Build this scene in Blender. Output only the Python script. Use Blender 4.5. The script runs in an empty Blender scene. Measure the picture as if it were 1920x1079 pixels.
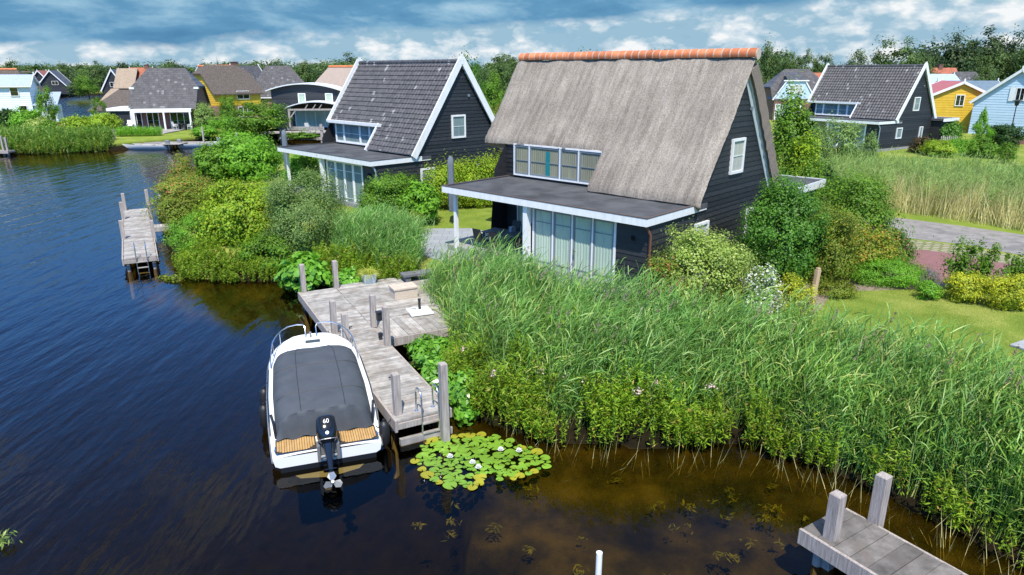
import bpy, math, random
import numpy as np
from mathutils import Vector, Matrix, Euler
R = math.radians
rng = np.random.default_rng(7)
random.seed(7)
sc = bpy.context.scene
col = sc.collection

# ------------------------------------------------------------------ camera
CAM_H, PITCH, FPX = 8.3, R(17.54), 1281.3
cd = bpy.data.cameras.new("camera"); cam = bpy.data.objects.new("camera", cd); col.objects.link(cam)
cam.location = (0, 0, CAM_H); cam.rotation_euler = (R(90) - PITCH, 0, 0)
cd.sensor_width = 36; cd.lens = 36 * FPX / 1920; cd.clip_start = .1; cd.clip_end = 20000
sc.camera = cam
def ray(px, py):
    dx = (px - 960) / FPX; dy = -(py - 539.5) / FPX
    c, s = math.cos(PITCH), math.sin(PITCH)
    return Vector((dx, c + dy * s, -s + dy * c))
def P(px, py, z=0.):            # point of a pixel on the level z
    v = ray(px, py); t = (z - CAM_H) / v.z
    return Vector((0, 0, CAM_H)) + v * t
def D(px, py, d):               # point of a pixel at the forward distance d
    v = ray(px, py); return Vector((0, 0, CAM_H)) + v * (d / v.y)

# ------------------------------------------------------------------ sun, sky, exposure
SUN_V = Vector((.03, -.60, 1.0)).normalized()
SUN_EL = math.asin(SUN_V.z); SUN_AZ = math.atan2(SUN_V.x, SUN_V.y)
sl = bpy.data.lights.new("sun", 'SUN'); sl.energy = 5.0; sl.angle = R(.5); sl.color = (1, .95, .87)
sun = bpy.data.objects.new("sun", sl); col.objects.link(sun)
sun.rotation_euler = SUN_V.to_track_quat('Z', 'Y').to_euler()
w = bpy.data.worlds.new("World"); sc.world = w; w.use_nodes = True
def build_sky():
    nt = w.node_tree; N = nt.nodes; Lk = nt.links.new
    for n in list(N): N.remove(n)
    out = N.new('ShaderNodeOutputWorld'); bg = N.new('ShaderNodeBackground'); bg.inputs[1].default_value = .1
    Lk(bg.outputs[0], out.inputs[0])
    sky = N.new('ShaderNodeTexSky'); sky.sky_type = 'NISHITA'; sky.sun_disc = False
    sky.sun_elevation = SUN_EL; sky.sun_rotation = SUN_AZ; sky.ozone_density = 3.0; sky.air_density = 1.0; sky.dust_density = .3
    tc = N.new('ShaderNodeTexCoord')
    sep = N.new('ShaderNodeSeparateXYZ'); Lk(tc.outputs['Generated'], sep.inputs[0])
    def mapn(sx, sy, sz, off=(0, 0, 0)):
        m = N.new('ShaderNodeMapping'); m.inputs['Scale'].default_value = (sx, sy, sz); m.inputs['Location'].default_value = off
        Lk(tc.outputs['Generated'], m.inputs[0]); return m.outputs[0]
    def noise(vec, scale, det=8, rough=.55, dist=0.):
        n = N.new('ShaderNodeTexNoise'); n.inputs['Scale'].default_value = scale; n.inputs['Detail'].default_value = det
        n.inputs['Roughness'].default_value = rough; n.inputs['Distortion'].default_value = dist
        Lk(vec, n.inputs['Vector']); return n.outputs[0]
    def ramp(v, *st):
        r = N.new('ShaderNodeValToRGB'); e = r.color_ramp.elements
        while len(e) < len(st): e.new(.5)
        for k, (p, c) in enumerate(st):
            e[k].position = p; e[k].color = (*c, 1) if isinstance(c, tuple) else (c, c, c, 1)
        Lk(v, r.inputs[0]); return r.outputs[0]
    def math_(op, a, b=None):
        m = N.new('ShaderNodeMath'); m.operation = op
        for i, x in enumerate((a, b)):
            if x is None: continue
            if isinstance(x, (int, float)): m.inputs[i].default_value = x
            else: Lk(x, m.inputs[i])
        return m.outputs[0]
    def mix(f, a, b):
        m = N.new('ShaderNodeMix'); m.data_type = 'RGBA'
        Lk(f, m.inputs[0])
        for i, x in ((6, a), (7, b)):
            if isinstance(x, tuple): m.inputs[i].default_value = (*x, 1)
            else: Lk(x, m.inputs[i])
        return m.outputs[2]
    z = sep.outputs[2]
    # deepen the blue of the clear sky
    blue = N.new('ShaderNodeMix'); blue.data_type = 'RGBA'; blue.blend_type = 'MULTIPLY'; blue.inputs[0].default_value = 1
    Lk(sky.outputs[0], blue.inputs[6]); blue.inputs[7].default_value = (.88, 1.12, 1.3, 1)
    band = N.new('ShaderNodeMix'); band.data_type = 'RGBA'; band.blend_type = 'MULTIPLY'
    Lk(ramp(z, (.12, 1.), (.45, 1.), (.66, .35), (.8, 0.)), band.inputs[0]); Lk(blue.outputs[2], band.inputs[6]); band.inputs[7].default_value = (.85, 1.55, 2.2, 1)
    # low cumulus near the horizon
    n1 = noise(mapn(1, 1, 3.0, (.3, .1, 0)), 7, 10, .58, .1)
    lit = noise(mapn(1, 1, 2.4, (2.3, 1.1, .4)), 15, 9, .6, .2)
    vo = N.new('ShaderNodeTexVoronoi'); vo.feature = 'SMOOTH_F1'; vo.inputs['Scale'].default_value = 19; vo.inputs['Detail'].default_value = 3; vo.inputs['Roughness'].default_value = .55; vo.inputs['Smoothness'].default_value = .35
    wv = N.new('ShaderNodeVectorMath'); wv.operation = 'MULTIPLY_ADD'
    nv = N.new('ShaderNodeTexNoise'); nv.inputs['Scale'].default_value = 30; nv.inputs['Detail'].default_value = 4; Lk(mapn(1, 1, 2), nv.inputs['Vector'])
    Lk(nv.outputs['Color'], wv.inputs[0]); wv.inputs[1].default_value = (.035, .035, .035); Lk(mapn(1, 1, 1.9), wv.inputs[2]); Lk(wv.outputs[0], vo.inputs['Vector'])
    puff = math_('SUBTRACT', 1.0, vo.outputs['Distance'])
    lit = math_('ADD', math_('MULTIPLY', lit, .62), math_('MULTIPLY', puff, .30))
    cum = ramp(lit, (.24, (2.6, 4.1, 5.2)), (.34, (4.6, 5.6, 6.3)), (.45, (7.2, 7.4, 7.5)))
    low = mix(ramp(n1, (.27, 0.), (.42, 1.)), (1.7, 3.5, 5.1), cum)
    # broad dark stratocumulus deck above it
    n2 = noise(mapn(1, .8, 3.2, (5.1, 0, .2)), 7, 9, .58, .2)
    deck = ramp(n2, (.3, (.55, 1.75, 3.2)), (.5, (1.05, 2.6, 4.2)), (.62, (2.2, 3.9, 5.3)), (.76, (4.2, 5.6, 6.5)))
    # ragged lower edge of the deck: it sits lower to the west (left)
    edge = math_('SUBTRACT', math_('ADD', z, math_('MULTIPLY', math_('SUBTRACT', noise(mapn(1, 1, 2, (0, 3, 0)), 5, 7), .5), .055)),
                 math_('MULTIPLY', sep.outputs[0], .055))
    s1 = mix(ramp(math_('ADD', edge, .5), (.5 + .056, 0.), (.5 + .066, 1.)), low, deck)
    # scattered clouds higher up over blue
    n3 = noise(mapn(1, 1, 1.5, (1, 4, 2)), 4.2, 9, .6, .2)
    gap = mix(ramp(n3, (.58, 0.), (.74, 1.)), band.outputs[2], (5.5, 6.2, 6.8))
    roof_ = mix(ramp(n3, (.40, 0.), (.56, 1.)), blue.outputs[2], (6.3, 6.6, 6.8))
    high = mix(ramp(z, (.68, 0.), (.84, 1.)), gap, roof_)
    s2 = mix(ramp(z, (.13, 0.), (.26, 1.)), s1, high)
    Lk(s2, bg.inputs[0])
build_sky()
vs = sc.view_settings; vs.view_transform = 'Standard'; vs.look = 'None'; vs.exposure = 0.36; vs.gamma = 1; vs.use_curve_mapping = False
sc.cycles.max_bounces = 8; sc.cycles.transparent_max_bounces = 12; sc.cycles.use_denoising = True
sc.cycles.diffuse_bounces = 3; sc.cycles.glossy_bounces = 4; sc.cycles.caustics_reflective = False; sc.cycles.caustics_refractive = False

# ------------------------------------------------------------------ materials
def nodes(name):
    m = bpy.data.materials.new(name); m.use_nodes = True
    nt = m.node_tree; b = nt.nodes['Principled BSDF']; return m, nt, b
def c4(c): return (*c, 1)
def M(name, c1, c2=None, rough=.6, scale=4, stretch=(1, 1, 1), island=0., bump=0., bscale=None, spec=.5, metal=0., det=6, lo=.35, hi=.65, c3=None, c3s=1.5, rvar=0):
    m, nt, b = nodes(name); N = nt.nodes; Lk = nt.links.new
    b.inputs['Roughness'].default_value = rough; b.inputs['Specular IOR Level'].default_value = spec; b.inputs['Metallic'].default_value = metal
    b.inputs['Base Color'].default_value = c4(c1)
    tc = N.new('ShaderNodeTexCoord'); mp = N.new('ShaderNodeMapping'); mp.inputs['Scale'].default_value = stretch
    Lk(tc.outputs['Object'], mp.inputs[0]); cur = None
    if c2 is not None:
        n = N.new('ShaderNodeTexNoise'); n.inputs['Scale'].default_value = scale; n.inputs['Detail'].default_value = det; n.inputs['Roughness'].default_value = .6
        Lk(mp.outputs[0], n.inputs['Vector'])
        r = N.new('ShaderNodeValToRGB'); r.color_ramp.elements[0].position = lo; r.color_ramp.elements[1].position = hi
        r.color_ramp.elements[0].color = c4(c1); r.color_ramp.elements[1].color = c4(c2)
        Lk(n.outputs[0], r.inputs[0]); cur = r.outputs[0]
        if c3 is not None:
            n2 = N.new('ShaderNodeTexNoise'); n2.inputs['Scale'].default_value = c3s; n2.inputs['Detail'].default_value = 5
            Lk(tc.outputs['Object'], n2.inputs['Vector'])
            r2 = N.new('ShaderNodeValToRGB'); r2.color_ramp.elements[0].position = .5; r2.color_ramp.elements[1].position = .66
            Lk(n2.outputs[0], r2.inputs[0])
            mx = N.new('ShaderNodeMix'); mx.data_type = 'RGBA'; Lk(r2.outputs[0], mx.inputs[0]); Lk(cur, mx.inputs[6]); mx.inputs[7].default_value = c4(c3)
            cur = mx.outputs[2]
    if island:
        g = N.new('ShaderNodeNewGeometry'); mr = N.new('ShaderNodeMapRange'); mr.inputs[3].default_value = 1 - island; mr.inputs[4].default_value = 1 + island
        Lk(g.outputs['Random Per Island'], mr.inputs[0])
        hs = N.new('ShaderNodeHueSaturation'); Lk(mr.outputs[0], hs.inputs['Value'])
        if cur is None: hs.inputs['Color'].default_value = c4(c1)
        else: Lk(cur, hs.inputs['Color'])
        cur = hs.outputs[0]
    if cur is not None: Lk(cur, b.inputs['Base Color'])
    if bump:
        n = N.new('ShaderNodeTexNoise'); n.inputs['Scale'].default_value = bscale or scale; n.inputs['Detail'].default_value = 5
        Lk(mp.outputs[0], n.inputs['Vector']); bp = N.new('ShaderNodeBump'); bp.inputs['Strength'].default_value = 1; bp.inputs['Distance'].default_value = bump
        Lk(n.outputs[0], bp.inputs['Height']); Lk(bp.outputs[0], b.inputs['Normal'])
    return m
def leafm(name, c1, c2, trans=.35, rough=.5, pos=.0, c3=None, f3=.0, spec=.25):
    up_ = lambda q: None if q is None else tuple(min(.75, a * k) for a, k in zip(q, (1.3, 1.5, 1.15)))
    if not name.startswith('far_'): c1, c2, c3 = up_(c1), up_(c2), up_(c3)
    m, nt, b = nodes(name); N = nt.nodes; Lk = nt.links.new
    g = N.new('ShaderNodeNewGeometry'); r = N.new('ShaderNodeValToRGB')
    r.color_ramp.elements[0].color = c4(c1); r.color_ramp.elements[1].color = c4(c2); r.color_ramp.elements[1].position = 1 - f3 if c3 else 1
    if c3:
        e = r.color_ramp.elements.new(min(.999, 1 - f3 + .01)); e.color = c4(c3)
    tc = N.new('ShaderNodeTexCoord'); n = N.new('ShaderNodeTexNoise'); n.inputs['Scale'].default_value = .9; n.inputs['Detail'].default_value = 3
    Lk(tc.outputs['Object'], n.inputs['Vector'])
    Lk(g.outputs['Random Per Island'], r.inputs[0])
    mr = N.new('ShaderNodeMapRange'); mr.inputs[1].default_value = .3; mr.inputs[2].default_value = .7; mr.inputs[3].default_value = .74; mr.inputs[4].default_value = 1.22
    Lk(n.outputs[0], mr.inputs[0])
    hs = N.new('ShaderNodeHueSaturation'); Lk(r.outputs[0], hs.inputs['Color']); Lk(mr.outputs[0], hs.inputs['Value'])
    Lk(hs.outputs[0], b.inputs['Base Color']); b.inputs['Roughness'].default_value = rough; b.inputs['Specular IOR Level'].default_value = spec
    t = N.new('ShaderNodeBsdfTranslucent'); h2 = N.new('ShaderNodeHueSaturation'); h2.inputs['Hue'].default_value = .485; h2.inputs['Value'].default_value = 1.5
    Lk(hs.outputs[0], h2.inputs['Color']); Lk(h2.outputs[0], t.inputs[0])
    mx = N.new('ShaderNodeMixShader'); mx.inputs[0].default_value = trans
    Lk(b.outputs[0], mx.inputs[1]); Lk(t.outputs[0], mx.inputs[2]); Lk(mx.outputs[0], N['Material Output'].inputs[0])
    return m
def tilem(name, c1, c2, spot, tw, th, spotf=.05, bump=True, axis='XZ'):
    """roof tiles told apart by a brick pattern, a few with pale lichen"""
    m, nt, b = nodes(name); N = nt.nodes; Lk = nt.links.new
    tc = N.new('ShaderNodeTexCoord'); sp = N.new('ShaderNodeSeparateXYZ'); Lk(tc.outputs['Object'], sp.inputs[0])
    cb = N.new('ShaderNodeCombineXYZ'); Lk(sp.outputs['XYZ'.index(axis[0])], cb.inputs[0]); Lk(sp.outputs['XYZ'.index(axis[1])], cb.inputs[1])
    mp = N.new('ShaderNodeMapping'); mp.inputs['Scale'].default_value = (1 / tw, 1 / th, 1); Lk(cb.outputs[0], mp.inputs[0])
    fl = N.new('ShaderNodeVectorMath'); fl.operation = 'FLOOR'; Lk(mp.outputs[0], fl.inputs[0])
    wn = N.new('ShaderNodeTexWhiteNoise'); wn.noise_dimensions = '2D'; Lk(fl.outputs[0], wn.inputs['Vector'])
    r = N.new('ShaderNodeValToRGB'); e = r.color_ramp.elements
    e[0].color = c4(c1); e[1].color = c4(c2); e[1].position = 1 - spotf
    k = e.new(min(.999, 1 - spotf + .004)); k.color = c4(spot)
    Lk(wn.outputs['Value'], r.inputs[0])
    n = N.new('ShaderNodeTexNoise'); n.inputs['Scale'].default_value = 9; n.inputs['Detail'].default_value = 6; Lk(tc.outputs['Object'], n.inputs['Vector'])
    mr = N.new('ShaderNodeMapRange'); mr.inputs[3].default_value = .6; mr.inputs[4].default_value = 1.4; Lk(n.outputs[0], mr.inputs[0])
    hs = N.new('ShaderNodeHueSaturation'); Lk(r.outputs[0], hs.inputs['Color']); Lk(mr.outputs[0], hs.inputs['Value'])
    Lk(hs.outputs[0], b.inputs['Base Color']); b.inputs['Roughness'].default_value = .55
    if bump:
        fr = N.new('ShaderNodeVectorMath'); fr.operation = 'FRACTION'; Lk(mp.outputs[0], fr.inputs[0])
        s2 = N.new('ShaderNodeSeparateXYZ'); Lk(fr.outputs[0], s2.inputs[0])
        sn = N.new('ShaderNodeMath'); sn.operation = 'PINGPONG'; sn.inputs[1].default_value = .5; Lk(s2.outputs[0], sn.inputs[0])
        ad = N.new('ShaderNodeMath'); ad.operation = 'SUBTRACT'; Lk(sn.outputs[0], ad.inputs[0]); Lk(s2.outputs[1], ad.inputs[1])
        bp = N.new('ShaderNodeBump'); bp.inputs['Distance'].default_value = .06; bp.inputs['Strength'].default_value = 1; Lk(ad.outputs[0], bp.inputs['Height'])
        Lk(bp.outputs[0], b.inputs['Normal'])
    return m
def brickm(name, c1, c2, mortar, bw=.22, bh=.07, axis='XZ', ms=.012):
    m, nt, b = nodes(name); N = nt.nodes; Lk = nt.links.new
    tc = N.new('ShaderNodeTexCoord'); sp = N.new('ShaderNodeSeparateXYZ'); Lk(tc.outputs['Object'], sp.inputs[0])
    cb = N.new('ShaderNodeCombineXYZ')
    if axis == 'XZ':
        ad = N.new('ShaderNodeMath'); ad.operation = 'ADD'; Lk(sp.outputs[0], ad.inputs[0]); Lk(sp.outputs[1], ad.inputs[1])
        Lk(ad.outputs[0], cb.inputs[0]); Lk(sp.outputs[2], cb.inputs[1])
    else: Lk(sp.outputs[0], cb.inputs[0]); Lk(sp.outputs[1], cb.inputs[1])
    br = N.new('ShaderNodeTexBrick'); br.inputs['Scale'].default_value = 1; br.inputs['Brick Width'].default_value = bw; br.inputs['Row Height'].default_value = bh
    br.inputs['Mortar Size'].default_value = ms; br.inputs['Color1'].default_value = c4(c1); br.inputs['Color2'].default_value = c4(c2); br.inputs['Mortar'].default_value = c4(mortar)
    Lk(cb.outputs[0], br.inputs[0]); Lk(br.outputs[0], b.inputs['Base Color']); b.inputs['Roughness'].default_value = .8
    return m
def glassm(name, tint=(.75, .85, .85), refl=.06):
    m, nt, b = nodes(name); N = nt.nodes; Lk = nt.links.new; N.remove(b)
    t = N.new('ShaderNodeBsdfTransparent'); t.inputs[0].default_value = c4(tint)
    g = N.new('ShaderNodeBsdfGlossy'); g.inputs['Roughness'].default_value = .02
    f = N.new('ShaderNodeLayerWeight'); f.inputs[0].default_value = .5
    pw = N.new('ShaderNodeMath'); pw.operation = 'POWER'; pw.inputs[1].default_value = 5; Lk(f.outputs['Facing'], pw.inputs[0])
    ad = N.new('ShaderNodeMath'); ad.operation = 'MULTIPLY_ADD'; ad.inputs[1].default_value = .7; ad.inputs[2].default_value = refl + .02; Lk(pw.outputs[0], ad.inputs[0])
    mx = N.new('ShaderNodeMixShader'); Lk(ad.outputs[0], mx.inputs[0]); Lk(t.outputs[0], mx.inputs[1]); Lk(g.outputs[0], mx.inputs[2])
    Lk(mx.outputs[0], N['Material Output'].inputs[0]); return m

def thatchm():
    m, nt, b = nodes('thatch'); N = nt.nodes; Lk = nt.links.new; tc = N.new('ShaderNodeTexCoord')
    def noise(st, sc_, d=6, rg=.6):
        mp = N.new('ShaderNodeMapping'); mp.inputs['Scale'].default_value = st; Lk(tc.outputs['Object'], mp.inputs[0])
        n = N.new('ShaderNodeTexNoise'); n.inputs['Scale'].default_value = sc_; n.inputs['Detail'].default_value = d; n.inputs['Roughness'].default_value = rg; Lk(mp.outputs[0], n.inputs['Vector']); return n.outputs[0]
    def ramp(v, *st):
        r = N.new('ShaderNodeValToRGB'); e = r.color_ramp.elements
        while len(e) < len(st): e.new(.5)
        for k, (p, c) in enumerate(st): e[k].position = p; e[k].color = c4(c)
        Lk(v, r.inputs[0]); return r.outputs[0]
    def mul(a, c, f=1):
        x = N.new('ShaderNodeMix'); x.data_type = 'RGBA'; x.blend_type = 'MULTIPLY'; x.inputs[0].default_value = f; Lk(a, x.inputs[6]); Lk(c, x.inputs[7]); return x.outputs[2]
    grain = ramp(noise((1, 1, .6), 22, 10, .75), (.34, (.175, .154, .128)), (.5, (.315, .286, .244)), (.66, (.46, .424, .37)))
    streak = ramp(noise((.35, 3.2, .35), 1.5, 6, .62), (.35, (.66, .62, .6)), (.62, (1.1, 1.07, 1.04)))
    patch = ramp(noise((1, .7, 1), .55, 5, .6), (.36, (.8, .78, .77)), (.62, (1.06, 1.05, 1.03)))
    Lk(mul(mul(grain, streak, .8), patch, .9), b.inputs['Base Color']); b.inputs['Roughness'].default_value = .95; b.inputs['Specular IOR Level'].default_value = .15
    bp = N.new('ShaderNodeBump'); bp.inputs['Distance'].default_value = .03; Lk(noise((1, 1.6, .6), 30, 7, .7), bp.inputs['Height']); Lk(bp.outputs[0], b.inputs['Normal']); return m
m_white = M('white_paint', (.82, .82, .80), (.62, .63, .60), rough=.45, scale=5, stretch=(1, 1, .3), lo=.42, hi=.9)
m_black = M('black_boards', (.013, .0135, .0145), (.027, .028, .03), rough=.55, scale=6, stretch=(1, 1, 6), island=.35, bump=.004, bscale=30)
m_dark = M('dark_interior', (.012, .012, .012), rough=.9)
m_greyframe = M('grey_paint', (.19, .225, .25), rough=.5)
m_felt = M('roofing_felt', (.05, .052, .056), (.085, .087, .092), rough=.9, scale=1.2, bump=.004, bscale=120, c3=(.035, .036, .038), c3s=.8)
m_thatch = thatchm()
m_thatch_end = M('thatch_cut', (.2, .155, .12), (.36, .29, .235), rough=.95, scale=40, bump=.02, bscale=60, lo=.3, hi=.7)
m_orange = M('orange_tile', (.48, .13, .045), (.62, .22, .09), rough=.7, scale=3, island=.25)
m_mortar = M('mortar', (.55, .46, .38), (.4, .34, .28), rough=.9, scale=8)
m_tile = tilem('grey_tiles', (.055, .053, .055), (.098, .093, .094), (.25, .25, .245), .2, .2, .022, bump=False, axis='YZ')
m_fartile = tilem('far_grey_tiles', (.062, .058, .06), (.098, .094, .095), (.17, .17, .165), .3, .28, .05)
m_redtile = tilem('red_tiles', (.30, .085, .04), (.42, .14, .07), (.35, .12, .07), .3, .28, .02)
m_redsheet = M('red_roof', (.40, .10, .08), (.50, .15, .12), rough=.6, scale=1, stretch=(6, 1, 1))
m_bluesheet = M('slate_blue_roof', (.10, .15, .19), (.14, .19, .23), rough=.55, scale=1.5)
m_zinc = M('zinc_sheet', (.42, .50, .58), (.52, .6, .66), rough=.4, scale=2, stretch=(4, 1, 1), metal=.3)
m_farthatch = M('far_thatch', (.065, .052, .042), (.135, .11, .09), rough=.95, scale=3, stretch=(2, 2, .7), bump=.03, bscale=14)
m_palethatch = M('pale_thatch', (.27, .20, .14), (.36, .28, .2), rough=.95, scale=3, bump=.03, bscale=14)
m_brick = brickm('red_brick', (.20, .055, .035), (.13, .04, .03), (.2, .15, .12))
m_yellow = M('yellow_boards', (.60, .36, .015), (.66, .42, .03), rough=.6, scale=2, island=.06)
m_wboard = M('white_boards', (.66, .72, .76), (.74, .78, .8), rough=.6, scale=2, island=.05)
m_lblue = M('pale_blue_boards', (.46, .60, .72), (.52, .65, .76), rough=.6, scale=2, island=.05)
m_glass = glassm('glass', (.97, .99, .99), .03)
m_glass_dark = glassm('glass_dim', (.45, .55, .55), .1)
m_curtain = M('curtain', (.52, .61, .48), (.42, .51, .41), rough=.9, scale=2, stretch=(1, 1, .2))
m_curtain_b = M('beige_curtain', (.34, .32, .215), (.24, .23, .16), rough=.9, scale=2, stretch=(1, 1, .2))
m_curtain_d = M('dark_bluish_curtain', (.22, .29, .30), (.15, .20, .21), rough=.9, scale=3, stretch=(1, 1, .2))  # darker bluish cloth for the tiled villas
m_curtain_t = M('teal_curtain', (.0, .22, .24), rough=.9)
m_wood = M('weathered_planks', (.215, .199, .178), (.435, .408, .37), rough=.85, scale=3.5, stretch=(1, 1, 1), island=.2, bump=.006, bscale=30, det=8, lo=.3, hi=.7, c3=(.24, .21, .18), c3s=2.5)
m_wooddark = M('dark_weathered_planks', (.075, .067, .06), (.19, .172, .155), rough=.85, scale=3.2, island=.22, bump=.006, bscale=26, det=9, lo=.32, hi=.7, c3=(.12, .10, .085), c3s=2.2)
m_post = M('weathered_post', (.24, .20, .17), (.46, .41, .37), rough=.9, scale=6, stretch=(4, 4, .35), bump=.008, bscale=20, lo=.3, hi=.7)
m_postnew = M('tan_post', (.42, .28, .16), (.52, .38, .24), rough=.9, scale=6, stretch=(4, 4, .35))
m_steel = M('stainless_steel', (.7, .71, .72), rough=.25, metal=1)
m_zincpipe = M('zinc_pipe', (.34, .40, .44), rough=.45, metal=.5)
m_brownpipe = M('copper_pipe', (.13, .055, .035), rough=.5)
m_gel = M('white_gelcoat', (.82, .82, .8), (.76, .76, .74), rough=.22, scale=1.2, lo=.3, hi=.8)
m_bottom = M('dark_hull', (.012, .014, .018), rough=.3)
m_tarp = M('grey_tarpaulin', (.046, .054, .063), (.066, .075, .086), rough=.75, scale=2.2, bump=.012, bscale=3.5, lo=.3, hi=.7)
m_teak = M('teak_pad', (.42, .245, .085), (.5, .31, .12), rough=.75, scale=5, island=.08)
m_seam = M('teak_seam', (.04, .03, .02), rough=.8)
m_cowl = M('black_gloss', (.008, .009, .013), rough=.12, spec=.6)
m_rubber = M('black_rubber', (.012, .012, .013), rough=.5)
m_greymetal = M('grey_metal', (.33, .33, .32), rough=.35, metal=.6)
m_stone = M('grey_stone', (.24, .25, .25), (.34, .35, .35), rough=.85, scale=5, bump=.004)
m_zincpot = M('zinc_pot', (.32, .40, .43), (.44, .5, .52), rough=.6, scale=5)
m_sandbox = M('pale_box', (.56, .47, .37), (.46, .385, .31), rough=.9, scale=6, stretch=(1, 1, 3))
m_charcoal = M('charcoal_metal', (.02, .022, .025), rough=.5)
m_cover = M('parasol_cover', (.12, .145, .175), (.16, .185, .215), rough=.8, scale=8, stretch=(3, 3, .5), bump=.01)
m_bark = M('bark', (.06, .045, .032), (.11, .085, .065), rough=.95, scale=6, stretch=(3, 3, .6), bump=.02)
m_offwhite = M('offwhite_cloth', (.62, .6, .57), rough=.9)
m_blind = M('pale_blind', (.46, .45, .4), rough=.9)
m_plinth = M('grey_plinth', (.26, .25, .25), (.31, .3, .3), rough=.9, scale=4)

# ------------------------------------------------------------------ mesh helpers
class MB:
    def __init__(s): s.v = []; s.f = []; s.m = []
    def add(s, vs, fs, m=0):
        o = len(s.v); s.v += [tuple(v) for v in vs]; s.f += [tuple(i + o for i in f) for f in fs]; s.m += [m] * len(fs); return s
    def quad(s, *p, m=0): return s.add(p, [tuple(range(len(p)))], m)
    def box(s, x0, x1, y0, y1, z0, z1, m=0):
        return s.add([(x, y, z) for z in (z0, z1) for y in (y0, y1) for x in (x0, x1)],
                     [(0, 2, 3, 1), (4, 5, 7, 6), (0, 1, 5, 4), (2, 6, 7, 3), (0, 4, 6, 2), (1, 3, 7, 5)], m)
    def beam(s, p, q, w, h, up=(0, 0, 1), m=0, bev=0):
        p = Vector(p); q = Vector(q); d = (q - p).normalized(); up = Vector(up)
        if abs(d.dot(up)) > .98: up = Vector((0, 1, 0))
        a = d.cross(up).normalized() * (w / 2); b = a.cross(d).normalized() * (h / 2)
        vs = [p - a - b, p + a - b, p + a + b, p - a + b, q - a - b, q + a - b, q + a + b, q - a + b]
        return s.add(vs, [(0, 1, 2, 3), (4, 7, 6, 5), (0, 4, 5, 1), (1, 5, 6, 2), (2, 6, 7, 3), (3, 7, 4, 0)], m)
    def tube(s, pts, r, n=8, m=0, cap=True):
        pts = [Vector(p) for p in pts]; rs = r if isinstance(r, (list, tuple)) else [r] * len(pts)
        o = len(s.v); ref = None
        for i, p in enumerate(pts):
            d = (pts[min(i + 1, len(pts) - 1)] - pts[max(i - 1, 0)]).normalized()
            if ref is None or abs(ref.dot(d)) > .95: ref = Vector((0, 0, 1)) if abs(d.z) < .9 else Vector((1, 0, 0))
            a = d.cross(ref).normalized(); b = d.cross(a).normalized(); ref = -b if False else ref
            for k in range(n):
                t = 2 * math.pi * k / n; s.v.append(tuple(p + (a * math.cos(t) + b * math.sin(t)) * rs[i]))
        for i in range(len(pts) - 1):
            for k in range(n):
                s.f.append((o + i * n + k, o + i * n + (k + 1) % n, o + (i + 1) * n + (k + 1) % n, o + (i + 1) * n + k)); s.m.append(m)
        if cap:
            s.f.append(tuple(o + k for k in range(n))[::-1]); s.m.append(m)
            s.f.append(tuple(o + (len(pts) - 1) * n + k for k in range(n))); s.m.append(m)
        return s
    def lathe(s, prof, n=16, c=(0, 0, 0), m=0):
        return s.tube_prof(prof, n, c, m)
    def tube_prof(s, prof, n, c, m):
        o = len(s.v)
        for r, z in prof:
            for k in range(n):
                t = 2 * math.pi * k / n; s.v.append((c[0] + r * math.cos(t), c[1] + r * math.sin(t), c[2] + z))
        for i in range(len(prof) - 1):
            for k in range(n): s.f.append((o + i * n + k, o + i * n + (k + 1) % n, o + (i + 1) * n + (k + 1) % n, o + (i + 1) * n + k)); s.m.append(m)
        s.f.append(tuple(o + k for k in range(n))[::-1]); s.m.append(m)
        s.f.append(tuple(o + (len(prof) - 1) * n + k for k in range(n))); s.m.append(m)
        return s
    def loft(s, rings, m=0, close=False, cap=True):
        n = len(rings[0]); o = len(s.v)
        for r in rings: s.v += [tuple(p) for p in r]
        for i in range(len(rings) - 1):
            for k in range(n if close else n - 1):
                s.f.append((o + i * n + k, o + i * n + (k + 1) % n, o + (i + 1) * n + (k + 1) % n, o + (i + 1) * n + k)); s.m.append(m)
        if cap:
            s.f.append(tuple(o + k for k in range(n))[::-1]); s.m.append(m); s.f.append(tuple(o + (len(rings) - 1) * n + k for k in range(n))); s.m.append(m)
        return s
    def build(s, name, mats, parent=None, smooth=False, bevel=0):
        me = bpy.data.meshes.new(name); me.from_pydata(s.v, [], s.f)
        mats = mats if isinstance(mats, (list, tuple)) else [mats]
        for m in mats: me.materials.append(m)
        me.polygons.foreach_set('material_index', s.m)
        if smooth: me.polygons.foreach_set('use_smooth', [True] * len(s.f))
        me.update()
        o = bpy.data.objects.new(name, me); col.objects.link(o)
        if parent: o.parent = parent
        if bevel:
            b = o.modifiers.new('bevel', 'BEVEL'); b.width = bevel; b.segments = 2; b.limit_method = 'ANGLE'
        if smooth:
            try:
                me.set_sharp_from_angle(angle=R(40))
            except Exception: pass
        return o
def tag(o, label=None, cat=None, group=None, kind=None):
    for k, v in (('label', label), ('category', cat), ('group', group), ('kind', kind)):
        if v: o[k] = v
    return o
def empty(name, loc=(0, 0, 0), rz=0., label=None, cat=None, group=None):
    o = bpy.data.objects.new(name, None); o.empty_display_size = .2; col.objects.link(o)
    o.location = loc; o.rotation_euler = (0, 0, rz); return tag(o, label, cat, group)
def struct(o): o['kind'] = 'structure'; return o
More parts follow.
